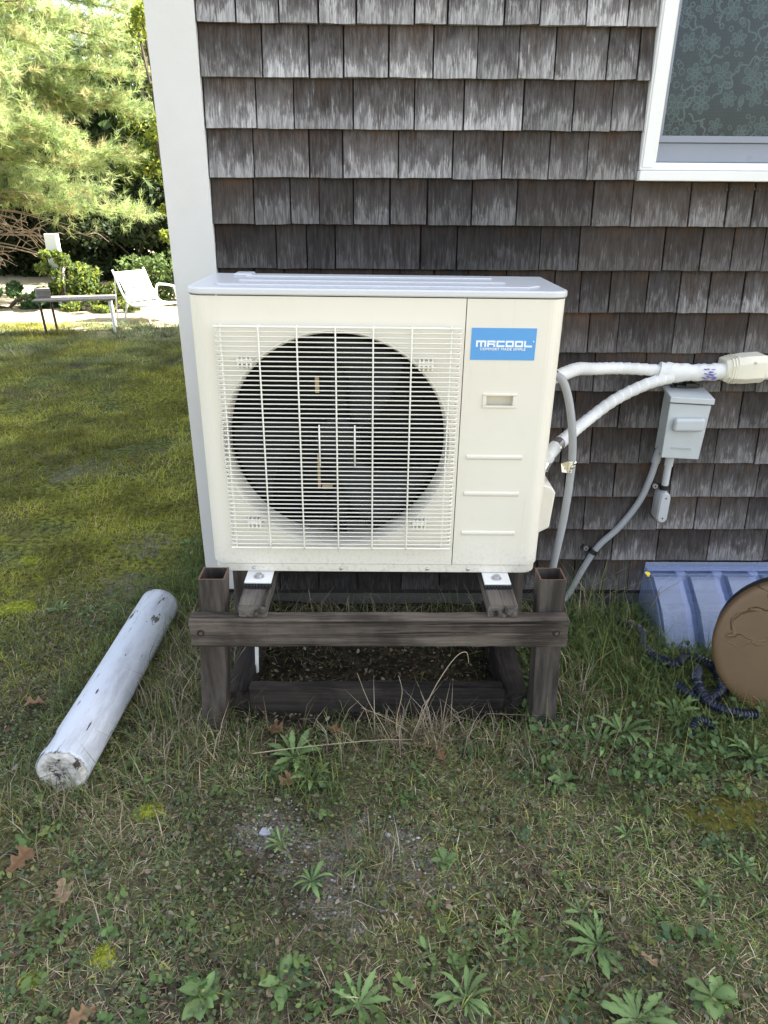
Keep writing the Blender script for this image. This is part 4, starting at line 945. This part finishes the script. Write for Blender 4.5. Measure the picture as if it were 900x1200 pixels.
stn.location = (-.275, -1.095, gz(-.275,-1.095)+.003); tag(stn, 'flat grey stone chip on the bare sandy patch', 'stone')

# rosette weeds: thing > leaf
def weed_leaf(l, w, teeth, arch, seed):
    r = random.Random(seed); n = 9; vs = []; cs = []
    for i in range(n+1):
        t_ = i/n; ww = w*(math.sin(math.pi*min(1, t_**.75*.97+.02))**.8*(.25+.75*min(1, t_*1.6)))*(1+teeth*((i % 2)-.5)*1.2)
        if i == n: ww = .0004
        y = l*t_*math.cos(arch*t_*.5); z = l*.30*math.sin(min(1.0, t_)*math.pi*.8)*arch*.8+.002
        g_ = .9+.25*t_
        vs += [(-ww, y, z+ww*.35), (0, y, z), (ww, y, z+ww*.35)]; cs += [(.102*g_,.185*g_,.042*g_), (.145*g_,.22*g_,.075*g_), (.102*g_,.185*g_,.042*g_)]
    fs = [(i*3+k, i*3+k+1, i*3+k+4, i*3+k+3) for i in range(n) for k in (0, 1)]
    me = bpy.data.meshes.new('leaf'); me.from_pydata(vs, [], fs); me.materials.append(mat['weed']); me.polygons.foreach_set('use_smooth', [True]*len(fs))
    a = me.attributes.new('Col', 'FLOAT_COLOR', 'POINT'); a.data.foreach_set('color', np.array([(*c_, 1) for c_ in cs], np.float32).ravel()); return me
LM = {'toothed': [weed_leaf(.090, .0095, .30, .8, k) for k in range(3)], 'lance': [weed_leaf(.080, .0072, .16, 1.0, k+5) for k in range(3)], 'broad': [weed_leaf(.045, .0125, .0, .7, k+9) for k in range(3)]}
def weed(x, y, s_, n, kind, label, up=.25):
    r = random.Random(int((x*917+y*311)*100)); e = tag(empty('weed', (x, y, gz(x, y)+.002)), label, 'weed', 'rosette weeds in the lawn')
    a0 = r.random()*6
    for k in range(int(n*1.35)):
        o = link('leaf', LM[kind][k % 3], e); sc = s_*r.uniform(.55, 1.1); o.scale = (sc*r.uniform(.7, 1.25), sc, sc*r.uniform(.3, 1.1))
        o.rotation_euler = (r.uniform(-.08, up*1.8), r.uniform(-.4, .4), a0+k*2.39996+r.uniform(-.25, .25))
for a in [(-.235,-.83,1.1,16,'toothed','lush toothed weed just in front of the lower beam, left of middle'),
 (-.231,-1.133,.85,8,'lance','narrow-leaved weed on the sandy patch beside the grey stone chip'),
 (-.149,-1.235,.85,9,'lance','narrow-leaved weed on the sandy patch, nearer the camera'),
 (-.03,-1.20,.8,9,'lance','pale narrow weed in the middle of the sandy patch'),
 (.482,-1.387,.95,15,'toothed','large toothed weed rosette near the bottom right, lit pale green'),
 (.47,-1.31,.7,6,'toothed','small weed just behind the large bottom right rosette'),
 (.183,-1.505,.95,14,'lance','long-leaved weed at the bottom edge right of centre'),
 (.112,-1.404,.95,5,'broad','round-leaved seedling left of the bottom edge long-leaved weed'),
 (.167,-1.183,.95,7,'broad','broad-leaved weed right of the sandy patch'),
 (.738,-.745,1.45,18,'lance','dense leafy weed clump right of the stand post'),
 (.655,-.795,1.15,12,'lance','leafy weed against the right stand post foot'),
 (.524,-.925,1.15,12,'broad','low broad weed in front of the right stand post'),
 (.883,-1.209,.75,9,'lance','grey-green weed rosette near the right edge beside the olive moss'),
 (.765,-1.281,.75,8,'lance','grey-green weed rosette left of the right edge one'),
 (.516,-1.545,.95,13,'toothed','big weed cut by the bottom edge, right side'),
 (.681,-1.500,1.5,9,'broad','pale weed at the bottom right corner'),
 (-1.226,-.048,.75,10,'lance','low weed left of the fallen column'),
 (-1.106,-.06,.6,8,'lance','small weed between the column and the low left weed'),
 (1.081,-.855,1.4,15,'lance','leafy weed at the right edge below the brown lid'),
 (.834,-.865,1.15,12,'lance','weed between the dense clump and the hose'),
 (.303,-1.357,.6,7,'toothed','tiny weed right of the bottom middle'),
 (.64,-1.10,.65,7,'lance','small weed in the middle of the right lawn'),
 (-.34,-1.50,1.35,10,'broad','broad-leaved weed at the bottom edge left of centre'),
 (-.19,-1.466,1.2,9,'broad','broad-leaved weed just right of the bottom left one'),
 (-.031,-1.516,.85,9,'toothed','toothed weed at the bottom edge centre'),
 (.93,-.66,1.1,12,'lance','upright weed between the hose loops'),
 (-.595,-.891,.8,6,'broad','round-leaved weed right of the near end of the column'),
 (-.69,-.85,.7,5,'broad','small round-leaved weed touching the column end'),
 (-.846,.501,.9,12,'lance','weed growing at the corner of the house'),
 (-.75,.20,1.0,14,'lance','dense weed at the foot of the corner board'),
 (-.78,.04,.9,9,'lance','weed behind the far end of the column'),
 (-.177,-.915,.9,11,'lance','grassy weed below the lush toothed weed'),
 (.72,-.16,.9,12,'lance','weed at the wall between the post and the window well'),
 (.66,-.36,1.0,12,'broad','round-leaved weed right behind the right stand post'),
 (.88,-1.52,1.0,9,'lance','weed in the very bottom right corner')]: weed(*a[:6], .16 if a[1] < -1.2 else .25)

# dry oak leaves
def oak(l, seed, curl=.5):
    r = random.Random(seed); n = 22; vs = []; cs = []; c0 = np.array([(.25,.155,.085),(.20,.115,.06),(.31,.22,.13)][seed % 3]); l *= .85
    for i in range(n+1):
        t_ = i/n; lobe = .5+.5*math.cos(t_*2*math.pi*3.2+r.uniform(-.25,.25)); ww = l*(.055+.30*math.sin(math.pi*t_**.85)*(.25+.75*lobe**1.3))
        if t_ < .12: ww = l*.012
        if i == n: ww = .0006
        for sd in (-1, -.5, 0, .5, 1):
            x = sd*ww*r.uniform(.9, 1.1); z = .004+curl*l*.35*(sd*ww/(l*.3))**2*.6+curl*l*.10*math.sin(t_*4+seed)+r.uniform(-.0008,.0008)
            vs.append((x, l*(t_-.5), z)); cs.append((*(c0*(1-.3*abs(sd == 0))*r.uniform(.8, 1.15)), 1))
    fs = [(i*5+k, i*5+k+1, i*5+k+6, i*5+k+5) for i in range(n) for k in range(4)]
    me = bpy.data.meshes.new('oak_leaf'); me.from_pydata(vs, [], fs); me.materials.append(mat['dry']); me.polygons.foreach_set('use_smooth', [True]*len(fs))
    a = me.attributes.new('Col', 'FLOAT_COLOR', 'POINT'); a.data.foreach_set('color', np.array(cs, np.float32).ravel()); return me
for k, (x, y, s_, rz, cu, lab) in enumerate([(-1.06,-.625,.10,-1.1,.7,'tan dry leaf on the lawn left of the column'),
  (-.853,-1.18,.095,2.7,.7,'narrow brown dry leaf at the left edge below the column'), (-.713,-1.271,.095,.5,.6,'pointed brown oak leaf lower left, largest of its row'),
  (-.233,-.932,.105,-.6,.6,'orange-brown oak leaf below the left part of the stand'), (-.115,-.745,.075,1.1,.8,'yellowish oak leaf just in front of the lower beam'),
  (.857,-.434,.10,1.4,.5,'pale dry leaf in the grass left of the hose'), (-.57,-1.54,.07,-1.0,.5,'dry leaf cut by the bottom edge at the left'),
  (-.30,-.735,.10,.9,.5,'long brown leaf by the left stand post foot'), (.575,-1.437,.05,.6,.5,'small brown leaf right of the large bottom weed'),
  (.15,-.809,.06,2.2,.6,'pale leaf scrap in the litter before the stand'), (.19,-.845,.05,.3,.6,'small brown leaf scrap before the stand, right of the pale one')]):
    o = tag(link('oak_leaf', oak(s_, k, cu)), lab, 'dry leaf', 'dry leaves on the lawn'); o.location = (x, y, gz(x, y)+.016); o.rotation_euler = (random.uniform(-.25,.25), random.uniform(-.3,.3), rz)
ym = M('yellow_petal', (.75,.60,.03), .6)
for (x, y, z, lab) in ((.945,-.20,.045,'yellow leaf lying in the grass left of the window well'), (1.02,-.085,.185,'yellow leaf stuck on the top corner of the window well cover')):
    o = MB().add([(math.cos(a)*.013*(1+.2*math.sin(3*a)), math.sin(a)*.011, .002*math.cos(2*a)) for a in [i*.5236 for i in range(12)]], [tuple(range(12))]).build('yellow_leaf', ym, None, solid=.0006)
    o.location = (x, y, z); o.rotation_euler = (.7, .2, .5); tag(o, lab, 'leaf', 'yellow leaves')
# moss cushions
def cushion(x, y, r, h, label):
    n = 22; vs = []; fs = []; rr = random.Random(int(x*1000)); ph = [rr.random()*6 for _ in range(4)]
    for j in range(9):
        t_ = j/8
        for k in range(n):
            a = 2*math.pi*k/n; q = r*t_*(1+.16*math.sin(2*a+ph[0])+.12*math.sin(3*a+ph[1])+.07*math.sin(7*a+ph[2])); px, py = q*math.cos(a), q*math.sin(a)*.9
            vs.append((px, py, gz(x+px, y+py)+h*(1-t_**2.2)-.003+rr.uniform(-.0018,.0018)))
    fs = [(j*n+k, j*n+(k+1) % n, (j+1)*n+(k+1) % n, (j+1)*n+k) for j in range(8) for k in range(n)]
    e = empty('moss_cushion', (x, y, 0)); tag(e, label, 'moss', 'bright moss cushions')
    MB().add(vs, fs).build('mound', mat['moss'], e, smooth=True)
    m = int(2600*(r/.07)**2*.5)+300; q = r*1.05*np.sqrt(rng.random(m)); a = rng.uniform(0, 6.283, m); px, py = x+q*np.cos(a), y+q*np.sin(a)*.9
    zz = ground_h(px, py)+h*np.clip(1-(q/r)**2.2, 0, 1)-.003
    V, F, C = blades(px, py, rng.uniform(.005, .011, m), rng.uniform(.0016, .0026, m), rng.uniform(0, 1, m), pickcol(m, [(2,(.40,.43,.055)), (2,(.28,.33,.04)), (1,(.48,.50,.10))]), z=zz)
    V = V-np.array([x, y, 0]); o = link('shoots', fast_mesh('shoots', V, F, mat['veg'], C), e); o['kind'] = 'stuff'
for a in [(-1.40,-.03,.075,.022,'bright lime moss cushion at the left edge, largest on the lawn'), (-1.52,.35,.05,.02,'lime moss cushion farther back near the left edge'),
  (-.597,-1.025,.042,.012,'lime moss cushion in front of the column end'), (-.576,-1.411,.036,.010,'lime moss cushion near the bottom left'),
  (-1.245,.526,.028,.016,'small lime moss cushion in the middle of the left lawn'), (-1.49,.10,.036,.012,'small moss cushion beside the largest one'), (-.71,-1.46,.026,.006,'faint moss spot at the bottom left')]: cushion(*a)
om = M('olive_moss', (.075,.07,.016), .95, spec=.1); t = NT(om); c = t.coord(); nn = t.noise(c, 60, 5, .7); t.col(t.mix(t.ramp(nn,.3,.7), (.045,.042,.012), (.125,.115,.022))); t.bump(nn, .8, .008)
vs = []; n = 24
for j in range(8):
    for k in range(n):
        a = 2*math.pi*k/n; q = j/7*(1+.2*math.sin(2*a+1)+.12*math.sin(5*a)); px, py = .91+.13*q*math.cos(a), -1.045+.085*q*math.sin(a); vs.append((px, py, gz(px, py)+.016*(1-(j/7)**2)-.004))
tag(MB().add(vs, [(j*n+k, j*n+(k+1) % n, (j+1)*n+(k+1) % n, (j+1)*n+k) for j in range(7) for k in range(n)]).build('moss_mat', om, None, smooth=True), 'flat olive brown moss mat at the right edge of the lawn', 'moss')
# dry seed stalks by the stand
def stalk(pts, r, label):
    P = catmull([(x, y, z) for x, y, z in pts], 8); o = MB().tube(P, [r*(1-.6*i/len(P)) for i in range(len(P))], 6).build('dry_stalk', M('straw', (.36,.29,.18), .8) if 'straw' not in mat else mat['straw'], None, smooth=True); tag(o, label, 'grass stalk', 'dry grass stalks by the stand'); return o
mat['straw'] = M('straw', (.38,.31,.20), .8)
stalk([(.10,-.78,.0),(.13,-.80,.12),(.17,-.82,.25),(.215,-.82,.335),(.245,-.815,.350),(.255,-.81,.31)], .0016, 'tall hooked dry stalk rising in front of the beam')
stalk([(.05,-.78,.0),(.02,-.79,.08),(-.02,-.795,.17),(-.05,-.80,.27)], .0013, 'dry stalk leaning left in front of the lower beam')
stalk([(.08,-.79,.0),(.06,-.80,.09),(.075,-.80,.2),(.065,-.80,.26)], .0013, 'straight dry stalk between the two leaning ones')
stalk([(.12,-.77,.0),(.09,-.79,.06),(.02,-.80,.12),(-.04,-.80,.15)], .0011, 'low dry stalk bent over in front of the stand')
stalk([(-.35,-.84,.02),(-.2,-.83,.035),(0,-.82,.05),(.11,-.80,.035)], .0016, 'long dry straw lying across before the lower beam')
stalk([(-.45,-.86,.01),(-.47,-.87,.08),(-.455,-.87,.15)], .0012, 'short dry stalk against the left stand post')

# ------------------------------------------------------------------ background: furniture
mat['patio'] = M('white_sling', (.78,.78,.74), .6); mat['tubew'] = M('white_tube', (.75,.75,.74), .4); mat['rust'] = M('dark_iron', (.05,.035,.03), .6); mat['oldwood'] = wood('grey_plank', 0, (.12,.11,.095), (.34,.32,.29))
tb = tag(empty('low_table', (-3.48, 6.05, 0), (0, 0, math.radians(14))), 'low weathered plank table in the sunlight at the back of the lawn', 'table')
for k in range(4): MB().box(-.43, .43, -.20+k*.102, -.105+k*.102, .372, .390).build('plank', mat['oldwood'], tb, bevel=.003)
for (x, y, m) in ((-.36,-.17,'rust'),(-.30,.16,'rust'),(.38,-.17,'tubew'),(.36,.17,'tubew')):
    MB().tube([(x, y, .365), (x+.02*(1 if x < 0 else 1), y-.02, .0)], .014, 8).build('leg', mat[m], tb, smooth=True)
bx_ = MB().box(-.075, .075, -.06, .06, 0, .10).build('wooden_block', mat['oldwood'], None, bevel=.004); bx_.location = (-3.83, 6.02, .393); bx_.rotation_euler = (0,0,.5); tag(bx_, 'small wooden block standing on the left end of the low table', 'block')
ch = tag(empty('lawn_chair', (-2.95, 6.95, 0), (0, 0, math.radians(-36))), 'white reclining lawn chair with tubular arms in the sunlight', 'chair')
ch.scale = (.86, .86, .92); back = MB(); 
for (a, b) in (((-.36,.63),(-.10,.26)),):
    back.add([(a[0],-.22,a[1]),(a[0],.26,a[1]),(b[0],.26,b[1]),(b[0],-.22,b[1])], [(0,1,2,3)])
back.build('backrest', mat['patio'], ch, solid=.012)
MB().box(-.10, .36, -.22, .26, .225, .24).build('seat', mat['patio'], ch, bevel=.003)
for yy in (-.25, .29):
    MB().tube(catmull([(-.38,yy,.66),(-.10,yy,.25),(.36,yy,.235)], 6), .016, 8).build('side_rail', mat['tubew'], ch, smooth=True)
    MB().tube(catmull([(-.14,yy,.30),(-.10,yy,.43),(-.02,yy,.46),(.22,yy,.46),(.31,yy,.43),(.35,yy,.24)], 6), .016, 8).build('arm', mat['tubew'], ch, smooth=True)
    MB().tube([(-.12,yy,.25),(-.24,yy,0)], .014, 8).build('leg', mat['tubew'], ch, smooth=True); MB().tube([(.33,yy,.24),(.36,yy,0)], .014, 8).build('leg', mat['tubew'], ch, smooth=True)
    MB().tube([(-.34,yy,.58),(-.42,yy,0)], .010, 8).build('prop', mat['tubew'], ch, smooth=True)
pp = tag(MB().box(-4.59, -4.42, 8.02, 8.12, 0, .98).build('garden_post', mat['patio'], None, bevel=.01), 'broad white garden post overgrown with vine at the back', 'post')

# ------------------------------------------------------------------ background: trees and shrubs
def quadleaves(P, size, col, up=.3):
    n = len(P); d = rng.normal(size=(n, 3)); d /= np.linalg.norm(d, axis=1)[:, None]; q = rng.normal(size=(n, 3)); q[:, 2] *= .6; s = np.cross(d, q); s /= np.linalg.norm(s, axis=1)[:, None]
    a = size[:, None]; V = np.stack([P-d*a, P+s*a*.55, P+d*a, P-s*a*.55], 1).reshape(-1, 3); i = (np.arange(n)*4)[:, None, None]
    return V, (np.array([[0,1,2],[0,2,3]])[None]+i).reshape(-1, 3), np.repeat(col, 4, 0)
def clumpcloud(n, centres, rad):
    k = rng.integers(0, len(centres), n); q = rng.normal(size=(n, 3)); q /= np.linalg.norm(q, axis=1)[:, None]; q *= (rng.random(n)**.45)[:, None]
    return np.asarray(centres)[k]+q*np.asarray(rad)[k][:, None]*np.array([1, 1, .8])
def shrub(name, base, size, n, leaf, table, label, cat='shrub', stems=5, zlo=.0, clumps=16, group=None):
    e = tag(empty(name, base), label, cat, group); r = np.array(size)
    cs = rng.uniform(-1, 1, (clumps, 3)); cs[:, 2] = rng.uniform(0, 1, clumps); k = np.hypot(cs[:, 0], cs[:, 1]); cs[:, :2] /= np.maximum(1, k)[:, None]
    cs = cs*r*np.array([.8, .8, .86])+np.array([0, 0, zlo]); P = clumpcloud(n, cs, rng.uniform(.22, .42, clumps)*min(r[0], r[2])*1.15); P[:, 2] = np.maximum(P[:, 2], .02)
    V, F, C = quadleaves(P, rng.uniform(.6, 1.3, n)*leaf, pickcol(n, table)); o = link('crown', fast_mesh('crown', V, F, mat['tree'], C), e)
    mb = MB()
    for c_ in cs[:stems]: mb.tube(catmull([(0, 0, 0), (c_[0]*.25, c_[1]*.25, c_[2]*.5), tuple(c_)], 4), [.02*max(1, r[2]/2)*(1-.07*i) for i in range(9)], 6)
    mb.build('trunk', mat['bark'], e, smooth=True); return e
DK = [(3,(.030,.048,.020)), (2,(.045,.065,.024)), (1,(.06,.085,.03))]; YG = [(3,(.30,.34,.05)), (2,(.20,.27,.05)), (1,(.38,.38,.07))]; MG = [(3,(.12,.18,.055)), (2,(.16,.22,.07)), (1,(.085,.13,.045))]
# white pine
pine = tag(empty('pine_tree', (-7.3, 10.3, 0)), 'tall pine tree with soft drooping boughs behind the lawn', 'tree')
MB().tube(catmull([(0,0,-.1),(.03,0,2),(-.02,.05,5),(.03,0,8.5)], 6), [.17-.0075*i for i in range(19)], 12).build('trunk', mat['bark'], pine, smooth=True)
NV, NF, NC, o_ = [], [], [], 0; RB = random.Random(21); limbs = []
tw_pos, tw_dir = [], []
for k in range(54):
    z = 1.35+3.9*(k/54)**.9+RB.uniform(-.1,.1); a = RB.uniform(-1.3, .30); Lb = (4.2-.22*z)*RB.uniform(.62, 1.08)
    d = Vector((math.cos(a), math.sin(a), 0)); droop = RB.uniform(.05,.28)
    P = catmull([(0,0,z), tuple(d*Lb*.35+Vector((0,0,z+.12))), tuple(d*Lb*.7+Vector((0,0,z+.10-droop*.4))), tuple(d*Lb+Vector((0,0,z+.05-droop)))], 6)
    limbs.append(P)
    for i in range(6, len(P)):
        tang = (P[i]-P[i-1]).normalized()
        for s_ in range(15):
            dr = (tang*RB.uniform(.2, 1.1)+Vector((RB.uniform(-1,1), RB.uniform(-1,1), RB.uniform(-.25,.75)))).normalized(); ln = RB.uniform(.05, .55)
            tw_pos.append(P[i]+dr*ln); tw_dir.append(dr)
TP = np.array(tw_pos); TD = np.array(tw_dir); nt, nn_ = len(TP), 26
d = TD[:, None, :]*.75+rng.normal(size=(nt, nn_, 3))*.55; d /= np.linalg.norm(d, axis=2)[..., None]
b = TP[:, None, :]-TD[:, None, :]*rng.uniform(0, .16, (nt, nn_, 1)); ln = rng.uniform(.09, .16, (nt, nn_, 1))
s = np.cross(d, rng.normal(size=(nt, nn_, 3))); s /= np.linalg.norm(s, axis=2)[..., None]
V = np.stack([b-s*.0042, b+s*.0042, b+d*ln], 2).reshape(-1, 3); F = np.arange(len(V)).reshape(-1, 3)
cl = pickcol(nt, [(3,(.36,.44,.18)), (2,(.45,.51,.23)), (1.2,(.27,.36,.16)), (.8,(.48,.43,.22))]); C = np.repeat(cl, nn_*3, 0)
link('crown', fast_mesh('crown', V, F, mat['tree'], C), pine)
lm = MB()
for P in limbs: lm.tube(P, [.035*(1-.045*i) for i in range(len(P))], 6)
lm.build('limbs', mat['bark'], pine, smooth=True)
RD = random.Random(17)
for k in range(30):                                        # bare dead lower branches
    z = RD.uniform(.62, 1.75); a = RD.uniform(-1.15, -.1); Lb = RD.uniform(1.5, 2.9); d = Vector((math.cos(a), math.sin(a), 0)); sd = d.cross(Vector((0,0,1)))
    P = catmull([(0,0,z+.1), tuple(d*Lb*.4+sd*RD.uniform(-.15,.15)+Vector((0,0,z+RD.uniform(-.1,.1)))), tuple(d*Lb*.75+sd*RD.uniform(-.3,.3)+Vector((0,0,z-.12+RD.uniform(-.15,.15)))), tuple(d*Lb+sd*RD.uniform(-.4,.4)+Vector((0,0,z-.2+RD.uniform(-.2,.2))))], 5)
    mb = MB().tube(P, [.020*(1-.055*i) for i in range(len(P))], 6)
    for q in range(7):
        i = RD.randint(4, len(P)-2); e2 = P[i]+Vector((RD.uniform(-.35,.35), RD.uniform(-.35,.35), RD.uniform(-.3,.15))); mb.tube(catmull([P[i], (P[i]+e2)/2+Vector((0,0,RD.uniform(-.05,.08))), e2], 3), [.008,.007,.006,.005,.005,.004,.003], 5)
    mb.build('dead_branch', mat['deadwood'], pine, smooth=True)
shrub('broadleaf_tree', (-4.1, 13.0, 0), (1.1, 1.0, 5.8), 15000, .050, YG+MG[:1], 'yellow-green broadleaf tree beside the house corner', 'tree', 8, .9, 34)
shrub('sapling', (-3.05, 9.3, 0), (.38, .35, 4.2), 3600, .042, YG, 'yellow-green sapling right beside the white corner board', 'tree', 9, .5, 30)
shrub('evergreen_shrub', (-4.6, 12.0, 0), (1.2, .8, 1.9), 9000, .060, DK, 'dark evergreen shrub behind the lawn chair')
shrub('evergreen_shrub', (-3.0, 12.0, 0), (1.0, .8, 2.3), 9000, .060, DK+MG[:1], 'dark tall shrub next to the house corner')
shrub('evergreen_shrub', (-6.6, 12.6, 0), (1.5, .8, 2.2), 10000, .065, DK, 'dark shrub behind the bare pine branches')
shrub('evergreen_shrub', (-9.0, 12.8, 0), (1.7, .9, 3.0), 9000, .07, DK, 'dark shrub beyond the left edge')
shrub('climbing_vine', (-4.45, 7.98, 0), (.26, .16, 1.02), 2300, .030, MG+YG[:1], 'pale green vine climbing over the white garden post', 'vine', 3, 0, 12)
shrub('leafy_bush', (-4.0, 8.3, 0), (.50, .4, .62), 2600, .034, MG+YG[:1], 'sunlit leafy bush between the post and the lawn chair', 'bush')
shrub('leafy_bush', (-3.25, 8.5, 0), (.50, .4, .75), 2600, .034, MG, 'sunlit leafy bush behind the lawn chair', 'bush')
shrub('leafy_bush', (-2.55, 8.8, 0), (.50, .4, .80), 2400, .034, MG+DK[:1], 'bush behind the chair arm next to the house', 'bush')
shrub('ground_ivy', (-5.2, 7.9, 0), (.85, .45, .34), 3400, .034, [(3,(.055,.11,.04)),(2,(.08,.14,.05))], 'low ivy patch at the left edge in front of the pine', 'ivy')
shrub('ground_ivy', (-3.75, 7.75, 0), (.75, .30, .22), 2000, .03, MG+YG, 'low sunlit ground cover behind the low table', 'ground cover')
# far wood behind everything, one dark mass
nw = 42000; x = rng.uniform(-22, 1.5, nw); y = rng.uniform(14, 19, nw); top = 3.2+2.4*fbm(x*.45, y*.3, 3, 3)-1.0*(np.abs(x+8.5) < 1.0); z = top*rng.random(nw)**.8
V, F, C = quadleaves(np.stack([x, y, z], 1), rng.uniform(.09, .20, nw), pickcol(nw, DK+MG)); tag(link('far_wood', fast_mesh('far_wood', V, F, mat['tree'], C)), 'dark wood closing off the back of the garden', 'wood', kind='stuff')
